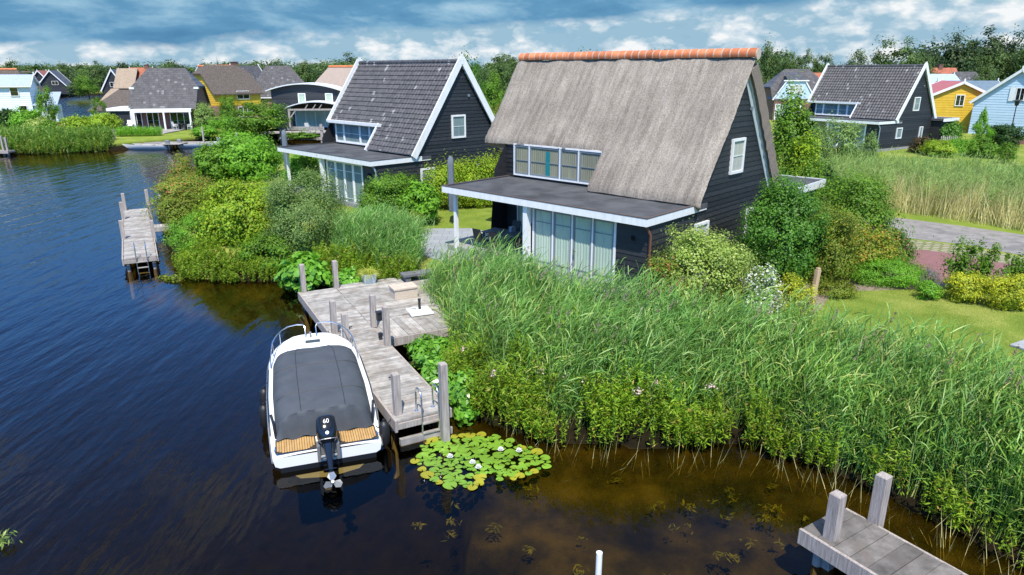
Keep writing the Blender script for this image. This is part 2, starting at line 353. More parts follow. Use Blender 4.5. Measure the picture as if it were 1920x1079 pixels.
def npmesh(name, V, F, mats, parent=None, mi=None, smooth=False):
    V = np.asarray(V, np.float32).reshape(-1, 3); F = np.asarray(F, np.int32); k = F.shape[1]
    me = bpy.data.meshes.new(name); me.vertices.add(len(V)); me.vertices.foreach_set('co', V.ravel())
    me.loops.add(F.size); me.loops.foreach_set('vertex_index', F.ravel())
    me.polygons.add(len(F)); me.polygons.foreach_set('loop_start', np.arange(0, F.size, k, dtype=np.int32))
    mats = mats if isinstance(mats, (list, tuple)) else [mats]
    for m in mats: me.materials.append(m)
    if mi is not None: me.polygons.foreach_set('material_index', np.asarray(mi, np.int32))
    if smooth: me.polygons.foreach_set('use_smooth', np.ones(len(F), bool))
    me.update(calc_edges=True); me.validate()
    o = bpy.data.objects.new(name, me); col.objects.link(o)
    if parent: o.parent = parent
    return o
def nrm(a): return a / np.maximum(np.linalg.norm(a, axis=-1, keepdims=True), 1e-9)
def leaf_quads(pos, nr, L, W):
    """one pointed leaf per point"""
    n = len(pos); nr = nrm(nr); r = rng.normal(size=(n, 3)); t = nrm(np.cross(nr, r)); b = np.cross(nr, t)
    s = rng.uniform(.65, 1.3, (n, 1)); t = t * L * s * .5; b = b * W * s * .5
    V = np.stack([pos - t, pos + b * 1 - t * .1 + nr * W * .12, pos + t, pos - b - t * .1 + nr * W * .12], 1).reshape(-1, 3)
    return V, np.arange(4 * n).reshape(n, 4)
def blades(base, dirv, L, W, droop, K=3):
    """bent grass-like blades; base,dirv (n,3), L,W,droop (n,)"""
    n = len(base); dirv = nrm(dirv); side = nrm(np.cross(dirv, np.array([0, 0, 1.]) + rng.normal(size=(n, 3)) * .5))
    t = np.linspace(0, 1, K + 1)
    c = base[:, None] + dirv[:, None] * (L[:, None] * t)[..., None]
    c[..., 2] -= droop[:, None] * L[:, None] * t ** 2
    wd = W[:, None] * np.array([(.55 + .45 * min(1, x * 4)) * (1 - x) ** .6 + .02 for x in t])[None]
    a = c - side[:, None] * wd[..., None] * .5; b = c + side[:, None] * wd[..., None] * .5
    V = np.stack([a, b], 2).reshape(-1, 3)
    i = (np.arange(n) * (K + 1) * 2)[:, None] + (np.arange(K) * 2)[None]
    F = np.stack([i, i + 1, i + 3, i + 2], -1).reshape(-1, 4)
    return V, F
def join(parts):
    Vs, Fs, Ms, o = [], [], [], 0
    for V, F, m in parts:
        Vs.append(V); Fs.append(F + o); Ms.append(np.full(len(F), m)); o += len(V)
    return np.concatenate(Vs), np.concatenate(Fs), np.concatenate(Ms)

# ------------------------------------------------------------------ terrain
def sdist(poly, X, Y):
    """signed distance, positive outside the polygon"""
    p = np.asarray(poly, float); d = np.full(X.shape, 1e9); ins = np.zeros(X.shape, bool)
    for i in range(len(p)):
        a, b = p[i], p[(i + 1) % len(p)]; ex, ey = b - a
        t = np.clip(((X - a[0]) * ex + (Y - a[1]) * ey) / (ex * ex + ey * ey + 1e-12), 0, 1)
        d = np.minimum(d, np.hypot(X - a[0] - t * ex, Y - a[1] - t * ey))
        c = ((a[1] > Y) != (b[1] > Y)) & (X < ex * (Y - a[1]) / (ey + 1e-12) + a[0]); ins ^= c
    return np.where(ins, -d, d)
WATER = [(9.0, 10.0), (13, 4), (18, -25), (-260, -25), (-260, 72), (-56, 72.6), (-52, 72.6), (-44, 76), (-38.5, 84), (-31, 89), (-20, 92), (-6, 90),
         (-4, 84), (-12, 77), (-22, 73), (-28, 62), (-25.5, 51), (-23.2, 44.5), (-21, 40), (-17.3, 33.3), (-14.2, 28.2), (-12.4, 27.2), (-9.6, 27.1), (-7.4, 26.6), (-5.3, 25.9),
         (-3.2, 25.2), (-2.3, 21.0), (-2.0, 18.6), (-1.6, 16.6), (-.8, 15.3), (.9, 14.2), (2.96, 13.96), (5.5, 14.1), (7.3, 12.7)]
POND = [(-92, 117), (-72, 113), (-64, 128), (-76, 160), (-104, 188), (-118, 206), (-138, 246), (-172, 250), (-150, 205), (-128, 176), (-110, 150)]
def height(X, Y):
    X = np.asarray(X, float); Y = np.asarray(Y, float)
    d = np.minimum(sdist(WATER, X, Y), sdist(POND, X, Y))
    land = np.clip(.05 + d * .65, 0, .9); bed = -.12 + np.maximum(d * .22, -.5) + np.minimum(d + np.where(X > -1.2, 3.2, .6), 0) * .5
    z = np.where(d > 0, land, np.maximum(bed, -2.4))
    return z + .04 * np.sin(X * 1.7 + Y * .6) * np.sin(Y * 1.3) * (np.abs(d) < 6) * (d < 0)
def gh(x, y): return float(height(np.array([x]), np.array([y]))[0])
def axis_lines(a, b, step, lo, hi):
    c = list(np.arange(a, b + 1e-6, step)); s = step; x = b
    while x < hi: s *= 1.3; x += s; c.append(x)
    s = step; x = a
    while x > lo: s *= 1.3; x -= s; c.insert(0, x)
    return np.array(c)
def build_ground():
    xs = axis_lines(-60, 44, .4, -6000, 6000); ys = axis_lines(4, 96, .4, -300, 9000)
    X, Y = np.meshgrid(xs, ys); Z = height(X, Y)
    nx, ny = len(xs), len(ys); V = np.stack([X, Y, Z], -1).reshape(-1, 3)
    i = (np.arange(ny - 1)[:, None] * nx + np.arange(nx - 1)[None]).ravel()
    F = np.stack([i, i + 1, i + nx + 1, i + nx], 1)
    m, nt, b = nodes('turf_silt_depth_shade'); N = nt.nodes; Lk = nt.links.new
    tc = N.new('ShaderNodeTexCoord'); sp = N.new('ShaderNodeSeparateXYZ'); Lk(tc.outputs['Object'], sp.inputs[0])
    def noise(s, d=6):
        n = N.new('ShaderNodeTexNoise'); n.inputs['Scale'].default_value = s; n.inputs['Detail'].default_value = d; n.inputs['Roughness'].default_value = .6; Lk(tc.outputs['Object'], n.inputs['Vector']); return n.outputs[0]
    def ramp(v, *st):
        r = N.new('ShaderNodeValToRGB'); e = r.color_ramp.elements
        while len(e) < len(st): e.new(.5)
        for k, (p, c) in enumerate(st): e[k].position = p; e[k].color = (*c, 1) if isinstance(c, tuple) else (c, c, c, 1)
        Lk(v, r.inputs[0]); return r.outputs[0]
    def mix(f, a, c):
        x = N.new('ShaderNodeMix'); x.data_type = 'RGBA'; Lk(f, x.inputs[0])
        Lk(a, x.inputs[6]); Lk(c, x.inputs[7]); return x.outputs[2]
    big = ramp(noise(.45), (.38, (.12, .22, .03)), (.5, (.19, .275, .045)), (.63, (.34, .35, .10)))
    fine = ramp(noise(38, 4), (.3, (.10, .15, .013)), (.7, (.31, .32, .05)))
    x = N.new('ShaderNodeMix'); x.data_type = 'RGBA'; x.inputs[0].default_value = .45; Lk(big, x.inputs[6]); Lk(fine, x.inputs[7])
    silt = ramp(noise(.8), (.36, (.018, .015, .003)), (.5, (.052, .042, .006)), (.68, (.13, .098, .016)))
    mud_and_depth_shade = ramp(noise(3), (.3, (.008, .006, .003)), (.7, (.022, .016, .007)))
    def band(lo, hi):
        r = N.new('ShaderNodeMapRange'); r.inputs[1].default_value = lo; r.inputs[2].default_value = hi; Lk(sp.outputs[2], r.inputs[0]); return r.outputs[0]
    c = mix(band(-1.3, -.75), mud_and_depth_shade, silt); c = mix(band(-.12, .02), c, mud_and_depth_shade); c = mix(band(.35, .75), c, x.outputs[2])  # deep bed coloured darker in place of light absorbed by the water
    Lk(c, b.inputs['Base Color']); b.inputs['Roughness'].default_value = .95; b.inputs['Specular IOR Level'].default_value = .1
    bp = N.new('ShaderNodeBump'); bp.inputs['Distance'].default_value = .04; Lk(noise(30, 4), bp.inputs['Height']); Lk(bp.outputs[0], b.inputs['Normal'])
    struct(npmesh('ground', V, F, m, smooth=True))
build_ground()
def build_water():
    m, nt, b = nodes('peaty_water'); N = nt.nodes; Lk = nt.links.new; N.remove(b)
    tc = N.new('ShaderNodeTexCoord')
    def wave(scale, rot, stretch, det=3):
        mp = N.new('ShaderNodeMapping'); mp.inputs['Rotation'].default_value = (0, 0, R(rot)); mp.inputs['Scale'].default_value = (1, stretch, 1); Lk(tc.outputs['Object'], mp.inputs[0])
        n = N.new('ShaderNodeTexNoise'); n.inputs['Scale'].default_value = scale; n.inputs['Detail'].default_value = det; n.inputs['Roughness'].default_value = .55; Lk(mp.outputs[0], n.inputs['Vector']); return n.outputs[0]
    def ma(op, a, c):
        x = N.new('ShaderNodeMath'); x.operation = op
        for i, q in enumerate((a, c)):
            if isinstance(q, (int, float)): x.inputs[i].default_value = q
            else: Lk(q, x.inputs[i])
        return x.outputs[0]
    # open water to the west is ruffled by the breeze, the sheltered corner by the reeds is calm
    sp = N.new('ShaderNodeSeparateXYZ'); Lk(tc.outputs['Object'], sp.inputs[0])
    mr = N.new('ShaderNodeMapRange'); mr.inputs[1].default_value = -1.5; mr.inputs[2].default_value = -13; mr.inputs[3].default_value = .10; mr.inputs[4].default_value = 1; Lk(sp.outputs[0], mr.inputs[0])
    h = ma('ADD', ma('MULTIPLY', wave(1.15, 62, .24), 1.15), ma('MULTIPLY', wave(3.6, 75, .35), .22))
    mr2 = N.new('ShaderNodeMapRange'); mr2.inputs[1].default_value = -55; mr2.inputs[2].default_value = -80; mr2.inputs[3].default_value = 1; mr2.inputs[4].default_value = 5; Lk(sp.outputs[0], mr2.inputs[0])
    h = ma('MULTIPLY', ma('MULTIPLY', h, mr.outputs[0]), mr2.outputs[0])
    bp = N.new('ShaderNodeBump'); bp.inputs['Strength'].default_value = 1; bp.inputs['Distance'].default_value = .058; Lk(h, bp.inputs['Height'])
    t = N.new('ShaderNodeBsdfTransparent'); t.inputs[0].default_value = (.62, .54, .3, 1)
    g = N.new('ShaderNodeBsdfGlossy'); g.inputs['Roughness'].default_value = .03; Lk(bp.outputs[0], g.inputs['Normal'])
    f = N.new('ShaderNodeFresnel'); f.inputs[0].default_value = 1.333; Lk(bp.outputs[0], f.inputs['Normal'])
    mx = N.new('ShaderNodeMixShader'); Lk(f.outputs[0], mx.inputs[0]); Lk(t.outputs[0], mx.inputs[1]); Lk(g.outputs[0], mx.inputs[2])
    Lk(mx.outputs[0], N['Material Output'].inputs[0])
    struct(MB().quad((-270, -30, 0), (30, -30, 0), (30, 262, 0), (-270, 262, 0)).build('water', m))
build_water()
def sheet(name, pts, z, m, kind=True):
    n = len(pts); pts = [Vector((p[0], p[1], 0)) for p in pts]; mb = MB()
    top = [(p.x, p.y, z) for p in pts]; bot = [(p.x, p.y, z - .12) for p in pts]
    mb.add(top + bot, [tuple(range(n))] + [(i, i + n, (i + 1) % n + n, (i + 1) % n) for i in range(n)])
    o = mb.build(name, m); return struct(o) if kind else o
G0 = .9
m_road = M('asphalt', (.19, .175, .16), (.27, .25, .23), rough=.95, scale=2.2, bump=.004, bscale=90, c3=(.16, .15, .14))
m_redpave = brickm('red_pavers', (.27, .115, .105), (.22, .09, .085), (.15, .09, .08), .21, .1, 'XY')
m_grasspave = brickm('grass_pavers', (.33, .28, .2), (.28, .25, .17), (.13, .15, .03), .42, .3, 'XY', .06)
m_soil = M('soil', (.17, .125, .09), (.27, .21, .16), rough=1, scale=6, bump=.03, bscale=14)
m_patio = brickm('patio_tiles', (.29, .31, .33), (.25, .27, .29), (.15, .16, .17), .6, .6, 'XY', .012)
m_sand = M('sandy_path', (.50, .36, .2), (.42, .3, .17), rough=1, scale=9)
def w2(*px): return [P(a, b, G0) for a, b in px]
sheet('road', w2((1560, 396), (1650, 405), (1800, 424), (1920, 441), (2250, 495), (2250, 560), (1920, 480), (1800, 458), (1700, 447), (1560, 430)), G0 + .012, m_road)
sheet('paved_verge', w2((1600, 436), (1698, 449), (1800, 461), (1920, 484), (2100, 522), (2060, 540), (1920, 505), (1800, 481), (1700, 468), (1600, 455)), G0 + .008, m_grasspave)
sheet('driveway', w2((1650, 500), (1698, 466), (1770, 474), (1920, 502), (2060, 530), (2010, 580), (1920, 540), (1790, 528), (1720, 528)), G0 + .014, m_redpave)
sheet('planting_bed', w2((1400, 600), (1480, 530), (1560, 490), (1700, 480), (1790, 540), (1560, 548), (1540, 580), (1480, 620)), G0 + .006, m_soil)

# ------------------------------------------------------------------ buildings: shared pieces
def clap(mb, O, U, N_, lo, hi, z0, z1, bh=.19, out=.028, m=0):
    """lapped boards on a wall plane; lo(z), hi(z) bound each board"""
    O = Vector(O); U = Vector(U); N_ = Vector(N_); z = z0
    f = lambda q: (q if callable(q) else (lambda zz: q))
    lo = f(lo); hi = f(hi)
    while z < z1 - 1e-4:
        zt = min(z + bh, z1); e = 1e-4
        a0, b0, a1, b1 = lo(z + e), hi(z + e), lo(zt - e), hi(zt - e)
        if b0 - a0 > .02:
            if b1 < a1: a1 = b1 = (a1 + b1) / 2
            p = [O + U * a0 + N_ * out + Vector((0, 0, z)), O + U * b0 + N_ * out + Vector((0, 0, z)), O + U * b1 + N_ * .004 + Vector((0, 0, zt)), O + U * a1 + N_ * .004 + Vector((0, 0, zt)),
                 O + U * a0 + N_ * .002 + Vector((0, 0, z)), O + U * b0 + N_ * .002 + Vector((0, 0, z))]
            mb.add(p, [(0, 1, 2, 3), (4, 5, 1, 0)], m)
        z = zt
def glazed(parent, name, O, U, N_, a0, a1, z0, z1, cols=1, rows=(), fw=.07, frame=None, sash=None, curtain=None, depth=.09, glass=None, sill=False, bar=.028, cz=(0, 1), pleat=.09):
    """frame with casements; cols = count or list of widths; rows = heights (0..1) of glazing bars"""
    O = Vector(O); U = Vector(U); N_ = Vector(N_); Z = Vector((0, 0, 1)); frame = frame or m_white
    T = lambda a, z, d: O + U * a + N_ * d + Z * z
    def slab(mb, b0, b1, y0, y1, d0, d1, m=0):
        vs = [T(a, z, d) for d in (d0, d1) for z in (y0, y1) for a in (b0, b1)]
        mb.add(vs, [(0, 2, 3, 1), (4, 5, 7, 6), (0, 1, 5, 4), (2, 6, 7, 3), (0, 4, 6, 2), (1, 3, 7, 5)], m)
    mb = MB()
    slab(mb, a0, a0 + fw, z0, z1, .0, depth); slab(mb, a1 - fw, a1, z0, z1, .0, depth)
    slab(mb, a0 + fw, a1 - fw, z1 - fw, z1, .0, depth); slab(mb, a0 + fw, a1 - fw, z0, z0 + fw, .0, depth)
    if sill: slab(mb, a0 - .04, a1 + .04, z0 - .05, z0 - .002, .0, depth + .06)
    ws = [1] * cols if isinstance(cols, int) else list(cols); tot = sum(ws); x = a0 + fw; W = a1 - a0 - 2 * fw; cells = []
    for k, q in enumerate(ws):
        x1 = x + W * q / tot
        cells.append((x + (fw * .35 if k else 0), x1 - (fw * .35 if k < len(ws) - 1 else 0)))
        if k < len(ws) - 1: slab(mb, x1 - fw * .35, x1 + fw * .35, z0 + fw, z1 - fw, 0, depth)
        x = x1
    fr = mb.build(name, frame, parent)
    for (b0, b1) in cells:
        y0, y1 = z0 + fw, z1 - fw
        if sash:
            s = MB(); q = .075
            slab(s, b0, b0 + q, y0, y1, .02, depth - .02); slab(s, b1 - q, b1, y0, y1, .02, depth - .02)
            slab(s, b0 + q, b1 - q, y1 - q, y1, .02, depth - .02); slab(s, b0 + q, b1 - q, y0, y0 + q, .02, depth - .02)
            for r_ in rows: zc = y0 + (y1 - y0) * r_; slab(s, b0 + q, b1 - q, zc - bar / 2, zc + bar / 2, .03, depth - .03)
            s.build('sash', sash, fr); c0, c1, e0, e1 = b0 + q, b1 - q, y0 + q, y1 - q
        else:
            if rows:
                s = MB()
                for r_ in rows: zc = y0 + (y1 - y0) * r_; slab(s, b0, b1, zc - bar / 2, zc + bar / 2, .03, depth - .03)
                s.build('glazing_bar', frame, fr)
            c0, c1, e0, e1 = b0, b1, y0, y1
        g = MB(); g.quad(T(c0, e0, depth * .8), T(c1, e0, depth * .8), T(c1, e1, depth * .8), T(c0, e1, depth * .8)); g.build('pane', glass or m_glass, fr)
        if curtain:
            cs = curtain if isinstance(curtain, list) else [curtain]
            n = max(6, int((b1 - b0) / pleat * 6)); c = MB(); ph = random.random() * 6
            for k in range(n):
                f0, f1 = k / n, (k + 1) / n
                d0 = .052 + .014 * math.sin(ph + f0 * (b1 - b0) / pleat * 6.28) * (.7 + .3 * math.sin(f0 * 17)); d1 = .052 + .014 * math.sin(ph + f1 * (b1 - b0) / pleat * 6.28) * (.7 + .3 * math.sin(f1 * 17))
                zz0 = y0 + (y1 - y0) * cz[0]; zz1 = y0 + (y1 - y0) * cz[1]
                c.quad(T(b0 + (b1 - b0) * f0, zz0, d0), T(b0 + (b1 - b0) * f1, zz0, d1), T(b0 + (b1 - b0) * f1, zz1, d1), T(b0 + (b1 - b0) * f0, zz1, d0), m=0)
            c.build('curtain', cs[0], fr)
        elif glass is None or glass is m_glass_dark:
            pass
    return fr
def roof_grid(us, ss, top, mask, thick, end_in=0., mats=None, name='roof', parent=None, jit=0., seed=1):
    """solid roof covering from a grid us x ss; top(u,s)->(point, normal); mask(uc,sc)"""
    rg = np.random.default_rng(seed); nu, ns = len(us), len(ss); V = []; B = []
    for j in range(ns):
        for i in range(nu):
            p, n = top(us[i], ss[j]); p = Vector(p); n = Vector(n)
            if jit: p = p + n * float(rg.normal() * jit)
            q = p - n * thick
            if end_in: q = q + Vector((0, end_in * (1 if i == 0 else (-1 if i == nu - 1 else 0)), 0))
            V.append(p); B.append(q)
    cell = {}
    for j in range(ns - 1):
        for i in range(nu - 1):
            if mask((us[i] + us[i + 1]) / 2, (ss[j] + ss[j + 1]) / 2): cell[(i, j)] = 1
    F = []; FM = []; o = len(V); id_ = lambda i, j: j * nu + i
    for (i, j) in cell:
        a, b, c, d = id_(i, j), id_(i + 1, j), id_(i + 1, j + 1), id_(i, j + 1)
        F.append((a, b, c, d)); FM.append(0); F.append((a + o, d + o, c + o, b + o)); FM.append(1)
        for (di, dj, e) in ((-1, 0, (d, a)), (1, 0, (b, c)), (0, -1, (a, b)), (0, 1, (c, d))):
            if (i + di, j + dj) not in cell: F.append((e[1], e[0], e[0] + o, e[1] + o)); FM.append(1)
    mb = MB(); mb.v = [tuple(v) for v in V + B]; mb.f = F; mb.m = FM
    return mb.build(name, mats, parent, smooth=True)

def a_house(kind, loc, yaw, label, detail=2, L=10.0):
    """holiday villa: steep roof down to a flat-roofed front bay. local X = depth from the fascia, Y = along it, z = 0 at the ground"""
    thatch = kind == 'thatch'
    h = empty('thatched_villa' if thatch else 'tiled_villa', loc, yaw, label, 'house')
    ZF = 2.85; ZR = 8.09 if thatch else 7.95; XR = 6.5; XE = 2.94; ZE = 2.93; YC = 4.68; XU = 3.92
    sl = (ZR - ZE) / (XR - XE); ZU = ZE + sl * (XU - XE); XB = 2 * XR - XE
    uf = 11.5 if thatch else 10.35; un = -.22 if thatch else -.05
    xf = lambda z: XE + (z - ZE) / sl; xb = lambda z: XB - (z - ZE) / sl
    ins = .16 if thatch else .1
    # walls
    wb = MB()
    clap(wb, (0, .1, 0), (1, 0, 0), (0, -1, 0), .42, lambda z: min(xb(max(z, ZE)) - .3, 9.75), .25, 2.62, bh=.2)
    clap(wb, (0, .1, 0), (1, 0, 0), (0, -1, 0), lambda z: max(.42 if z < 2.62 else 3.1, xf(z) + ins), lambda z: min(9.75, xb(z) - ins), 2.62, ZR - .25, bh=.2)
    wb.quad((.42, .1, .0), (9.75, .1, .0), (9.75, .1, 2.7), (.42, .1, 2.7)); wb.quad((3.0, .1, 2.7), (9.8, .1, 2.7), (9.6, .1, 3.2), (6.5, .1, ZR - .2), (3.3, .1, 3.2))
    wb.quad((3.0, L + .1, 0), (9.8, L + .1, 0), (9.6, L + .1, 3.2), (6.5, L + .1, ZR - .2), (3.3, L + .1, 3.2))
    clap(wb, (.45, 1.47, 0), (0, -1, 0), (-1, 0, 0), .05, 1.35, .25, 2.58, bh=.2)
    wb.box(.46, .8, .12, 1.45, 0, 2.6); wb.box(.40, .5, .085, .16, .0, 2.6)
    wb.box(.75, 4.2, 5.3, 5.38, 0, 2.6)                                   # side of the bay
    clap(wb, (4.15, L + .1, 0), (0, -1, 0), (-1, 0, 0), 0, L - 5.3, .0, 2.6, bh=.2); wb.box(4.16, 4.3, 5.38, L + .1, 0, 2.6)
    clap(wb, (4.12, L + .1, 0), (0, -1, 0), (-1, 0, 0), 0, .5, 2.86, ZU + .02, bh=.2); wb.box(4.14, 4.24, YC, L + .1, 2.8, ZU + .02)
    wb.box(9.7, 9.8, .12, L + .1, 0, 2.9); wb.box(.5, 4.2, .12, 5.3, -.1, .02)
    wb.build('wall', m_black, h)
    pl = MB(); pl.box(.38, 9.8, .07, L + .12, -.3, .25); pl.build('plinth', m_plinth, h)
    fl = MB(); fl.box(.9, 1.0, 1.45, 5.3, 0, 2.6); fl.build('interior', m_dark, h)
    # flat roof and its white fascia
    fr = MB(); fr.box(.03, 4.14, .03, L - .08, ZF - .2, ZF - .03); flat = fr.build('flat_roof', m_felt, h)
    fs = MB(); fs.box(0, .03, 0, L - .05, ZF - .26, ZF); fs.box(.03, 3.45, 0, .03, ZF - .26, ZF); fs.box(.03, 4.12, L - .08, L - .05, ZF - .26, ZF)
    fs.box(.03, 4.1, .03, L - .08, ZF - .26, ZF - .22)
    fs.build('fascia', m_white, flat)
    ed = MB(); ed.box(-.01, .1, -.01, L - .04, ZF + .002, ZF + .03); ed.box(.1, 3.2, -.01, .1, ZF + .002, ZF + .03); ed.box(.1, 4.1, L - .14, L - .04, ZF + .002, ZF + .03)
    ed.build('roof_edging', m_felt if not thatch else M('edging', (.09, .065, .055), rough=.7), flat)
    # roof
    if thatch:
        us = np.linspace(un, uf, 74)
        us[int(np.argmin(abs(us - YC)))] = YC
        t = .36; Ls = math.hypot(XR - XE, ZR - ZE); sU = (XU - XE) / (XR - XE)
        ss = np.concatenate([np.linspace(0, sU, 10), np.linspace(sU, .965, 34)[1:]])
        n1 = Vector((-(ZR - ZE), 0, XR - XE)).normalized()
        def top(u, s):
            e = min((u - un), (uf - u)) / .28; dz = 0
            edge = max(0, 1 - e) ** 2 * .10
            low = s if u < YC + .01 else s - sU
            edge += max(0, 1 - max(low, 0) * Ls / .25) ** 2 * .10
            wob = .03 * math.sin(u * 2.1 + s * 3) + .02 * math.sin(u * 5.3 + s * 11) - .05 * math.sin(math.pi * s)
            p = Vector((XE + (XR - XE) * s, u, ZE + (ZR - ZE) * s)) + n1 * (wob - edge); return p, n1
        rf = roof_grid(us, ss, top, lambda u, s: s > sU or u < YC, t, .2, [m_thatch, m_thatch_end], 'roof', h, jit=.011)
        n2 = Vector(((ZR - ZE), 0, XR - XE)).normalized()
        def topb(u, s):
            e = min((u - un), (uf - u)) / .28; edge = max(0, 1 - e) ** 2 * .1
            return Vector((XB - (XB - XR) * s, u, ZE + (ZR - ZE) * s)) + n2 * ((.1 + .03 * math.sin(u * 1.7 + s * 4)) * min(1, (1 - s) * 5) - .02 - edge), n2
        back = roof_grid(us[::-1], np.linspace(-.02, .93, 40), topb, lambda u, s: True, .42, -.10, [m_thatch, m_thatch_end], 'roof_slope', rf, jit=.02)
        rt = MB(); n = 35; y0 = un - .02; y1 = uf - .12; stp = (y1 - y0) / n; rr = .22
        for i in range(n):
            a = y0 + i * stp
            def arc(y, r_, dz=0):
                return [(XR + r_ * 1.1 * math.cos(R(90 + q)), y, ZR - .08 + dz + r_ * math.sin(R(90 + q))) for q in range(-120, 121, 20)]
            j = random.uniform(-.005, .005)
            rt.loft([arc(a, rr, j), arc(a + stp * .9, rr * .985, j)], 0, cap=True)
            rt.loft([arc(a + stp * .88, rr * .995), arc(a + stp * 1.0, rr * .995)], 1, cap=True)
        rt.tube([(XR, y0 - .03, ZR - .08), (XR, y0 + .05, ZR - .08)], .20, 14, 1)
        rt.build('ridge_tiles', [m_orange, m_mortar], rf, smooth=True)
        # bargeboard along the rear verge
        bb = MB()
        for (za, zb) in ((ZE - .25, ZR - .55),):
            off = .42
            pts = [(xb(za) - off, za), (xb(zb) - off, zb)]
            bb.beam((pts[0][0], .06, pts[0][1]), (pts[1][0], .06, pts[1][1]), .07, .24, up=(1, 0, .5)); bb.beam((pts[0][0] - .235, .075, pts[0][1]), (pts[1][0] - .235, .075, pts[1][1] - .12), .06, .2, up=(1, 0, .5), m=1)
        bb.build('bargeboard', [m_white, M('pale_trim', (.42, .47, .46), rough=.6)], h)
    else:
        def slope(sign, name, par, mask, x0, seed):
            Ls = math.hypot(XR - XE, ZR - ZE); rows = 19; tw = .3
            nn = Vector((-sign * (ZR - ZE), 0, XR - XE)).normalized()
            us = np.arange(un, uf + .01, tw / 4); us[int(np.argmin(abs(us - YC)))] = YC
            ss = []
            for r_ in range(rows): ss += [r_ / rows, (r_ + .93) / rows]
            ss.append(1.0); ss = np.array(ss)
            def top(u, s):
                ph = s * rows - math.floor(s * rows + 1e-6); k = .045 * (1 - ph)
                f = ((u - un) / tw) % 1.0; k += .05 * abs(math.sin(math.pi * f)) ** .7 - .02
                x = XE + (XR - XE) * s if sign > 0 else XB - (XB - XR) * s
                return Vector((x, u, ZE + (ZR - ZE) * s)) + nn * k, nn
            if sign < 0: us = us[::-1]
            return roof_grid(us, ss, top, mask, .12, 0, [m_tile, m_white], name, par)
        sU = (XU - XE) / (XR - XE)
        rf = slope(1, 'roof', h, lambda u, s: s > sU or u < YC, 0, 1)
        slope(-1, 'roof_slope', rf, lambda u, s: True, 0, 2)
        rt = MB()
        for i in range(26):
            a = un + (uf - un) * i / 26; b = un + (uf - un) * (i + 1.05) / 26
            arc = lambda y, r_: [(XR + r_ * math.cos(R(q)), y, ZR + .0 + r_ * math.sin(R(q))) for q in range(-20, 201, 20)]
            rt.loft([arc(a, .14), arc(b, .125)], 0)
        rt.build('ridge_tiles', m_tile, rf, smooth=True)
        bb = MB(); nU = .1
        def barge(y, x0, z0, x1, z1, wd=.38, o=.09):
            bb.beam((x0, y, z0), (x1, y, z1), .08, wd, up=(0, 0, 1))
        for y in (un - .03, uf + .03):
            zb = ZE - .35; ext = (ZE - zb) / sl
            x_lo = XE - (.0 if y < 1 else -(XU - XE)); z_lo = ZE if y < 1 else ZU
            barge(y, x_lo - .12, z_lo - .1, XR - .02, ZR + .14); barge(y, XB + ext * .6, zb + .1, XR + .02, ZR + .14)
            bb.box(XR - .09, XR + .09, y - .05, y + .05, ZR - .15, ZR + .36)
        barge(YC + .05, XE - .1, ZE - .08, XU - .02, ZU + .05, .2)
        bb.box(XU - .22, XU - .02, YC - .25, uf + .15, ZU - .12, ZU + .06)
        bb.build('bargeboard', m_white, h)
    # windows in the upper band, doors, gable windows
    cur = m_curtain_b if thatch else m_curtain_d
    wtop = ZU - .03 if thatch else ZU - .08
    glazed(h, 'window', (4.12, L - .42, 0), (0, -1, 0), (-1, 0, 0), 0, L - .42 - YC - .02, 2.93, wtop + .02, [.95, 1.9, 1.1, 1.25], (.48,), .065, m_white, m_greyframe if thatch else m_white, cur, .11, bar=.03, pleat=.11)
    if thatch:
        c = MB(); 
        for k in range(4): c.quad((4.044 - .006 * (k % 2), 7.72 - k * .06, 3.03), (4.044 - .006 * ((k + 1) % 2), 7.66 - k * .06, 3.03), (4.044 - .006 * ((k + 1) % 2), 7.66 - k * .06, 4.1), (4.044 - .006 * (k % 2), 7.72 - k * .06, 4.1))
        c.build('teal_curtain', m_curtain_t, h)
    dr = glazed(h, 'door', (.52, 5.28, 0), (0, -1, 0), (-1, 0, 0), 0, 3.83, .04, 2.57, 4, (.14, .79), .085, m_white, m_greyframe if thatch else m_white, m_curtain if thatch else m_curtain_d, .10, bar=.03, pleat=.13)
    hd = MB(); hd.beam((.34, 3.2, 1.05), (.34, 3.2, 1.25), .03, .04); hd.beam((.32, 3.2, 1.17), (.32, 3.1, 1.17), .02, .02); hd.build('door_handle', m_steel, dr)
    po = MB(); po.box(.12, .36, 5.3, 5.5, 0, 2.58); po.build('porch_post', m_white, h)
    for yy in (L - .5,):
        po = MB(); po.box(.35, .49, yy, yy + .14, 0, 2.58); po.build('porch_post', m_white, h)
    glazed(h, 'window', (4.15, L - .6, 0), (0, -1, 0), (-1, 0, 0), 0, 2.6, .05, 2.3, 3, (), .08, m_white, None, m_curtain, .1)
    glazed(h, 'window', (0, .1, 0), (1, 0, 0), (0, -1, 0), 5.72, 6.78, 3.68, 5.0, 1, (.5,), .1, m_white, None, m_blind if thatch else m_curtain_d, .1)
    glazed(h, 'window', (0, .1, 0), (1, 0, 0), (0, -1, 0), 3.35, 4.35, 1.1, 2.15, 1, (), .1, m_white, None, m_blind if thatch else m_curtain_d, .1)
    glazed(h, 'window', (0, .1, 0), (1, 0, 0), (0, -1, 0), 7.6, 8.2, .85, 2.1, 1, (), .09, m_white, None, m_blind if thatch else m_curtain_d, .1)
    v = MB(); v.box(7.02, 7.14, .0, .09, 6.0, 6.13); v.build('wall_vent', m_greyframe, h)
    dp = MB(); pm = m_brownpipe if thatch else m_zincpipe
    dp.tube([(.2, .18, 2.6), (.3, .12, 2.45), (.33, .03, 2.25), (.33, .03, .1)], .045, 10); dp.build('downpipe', pm, h, smooth=True)
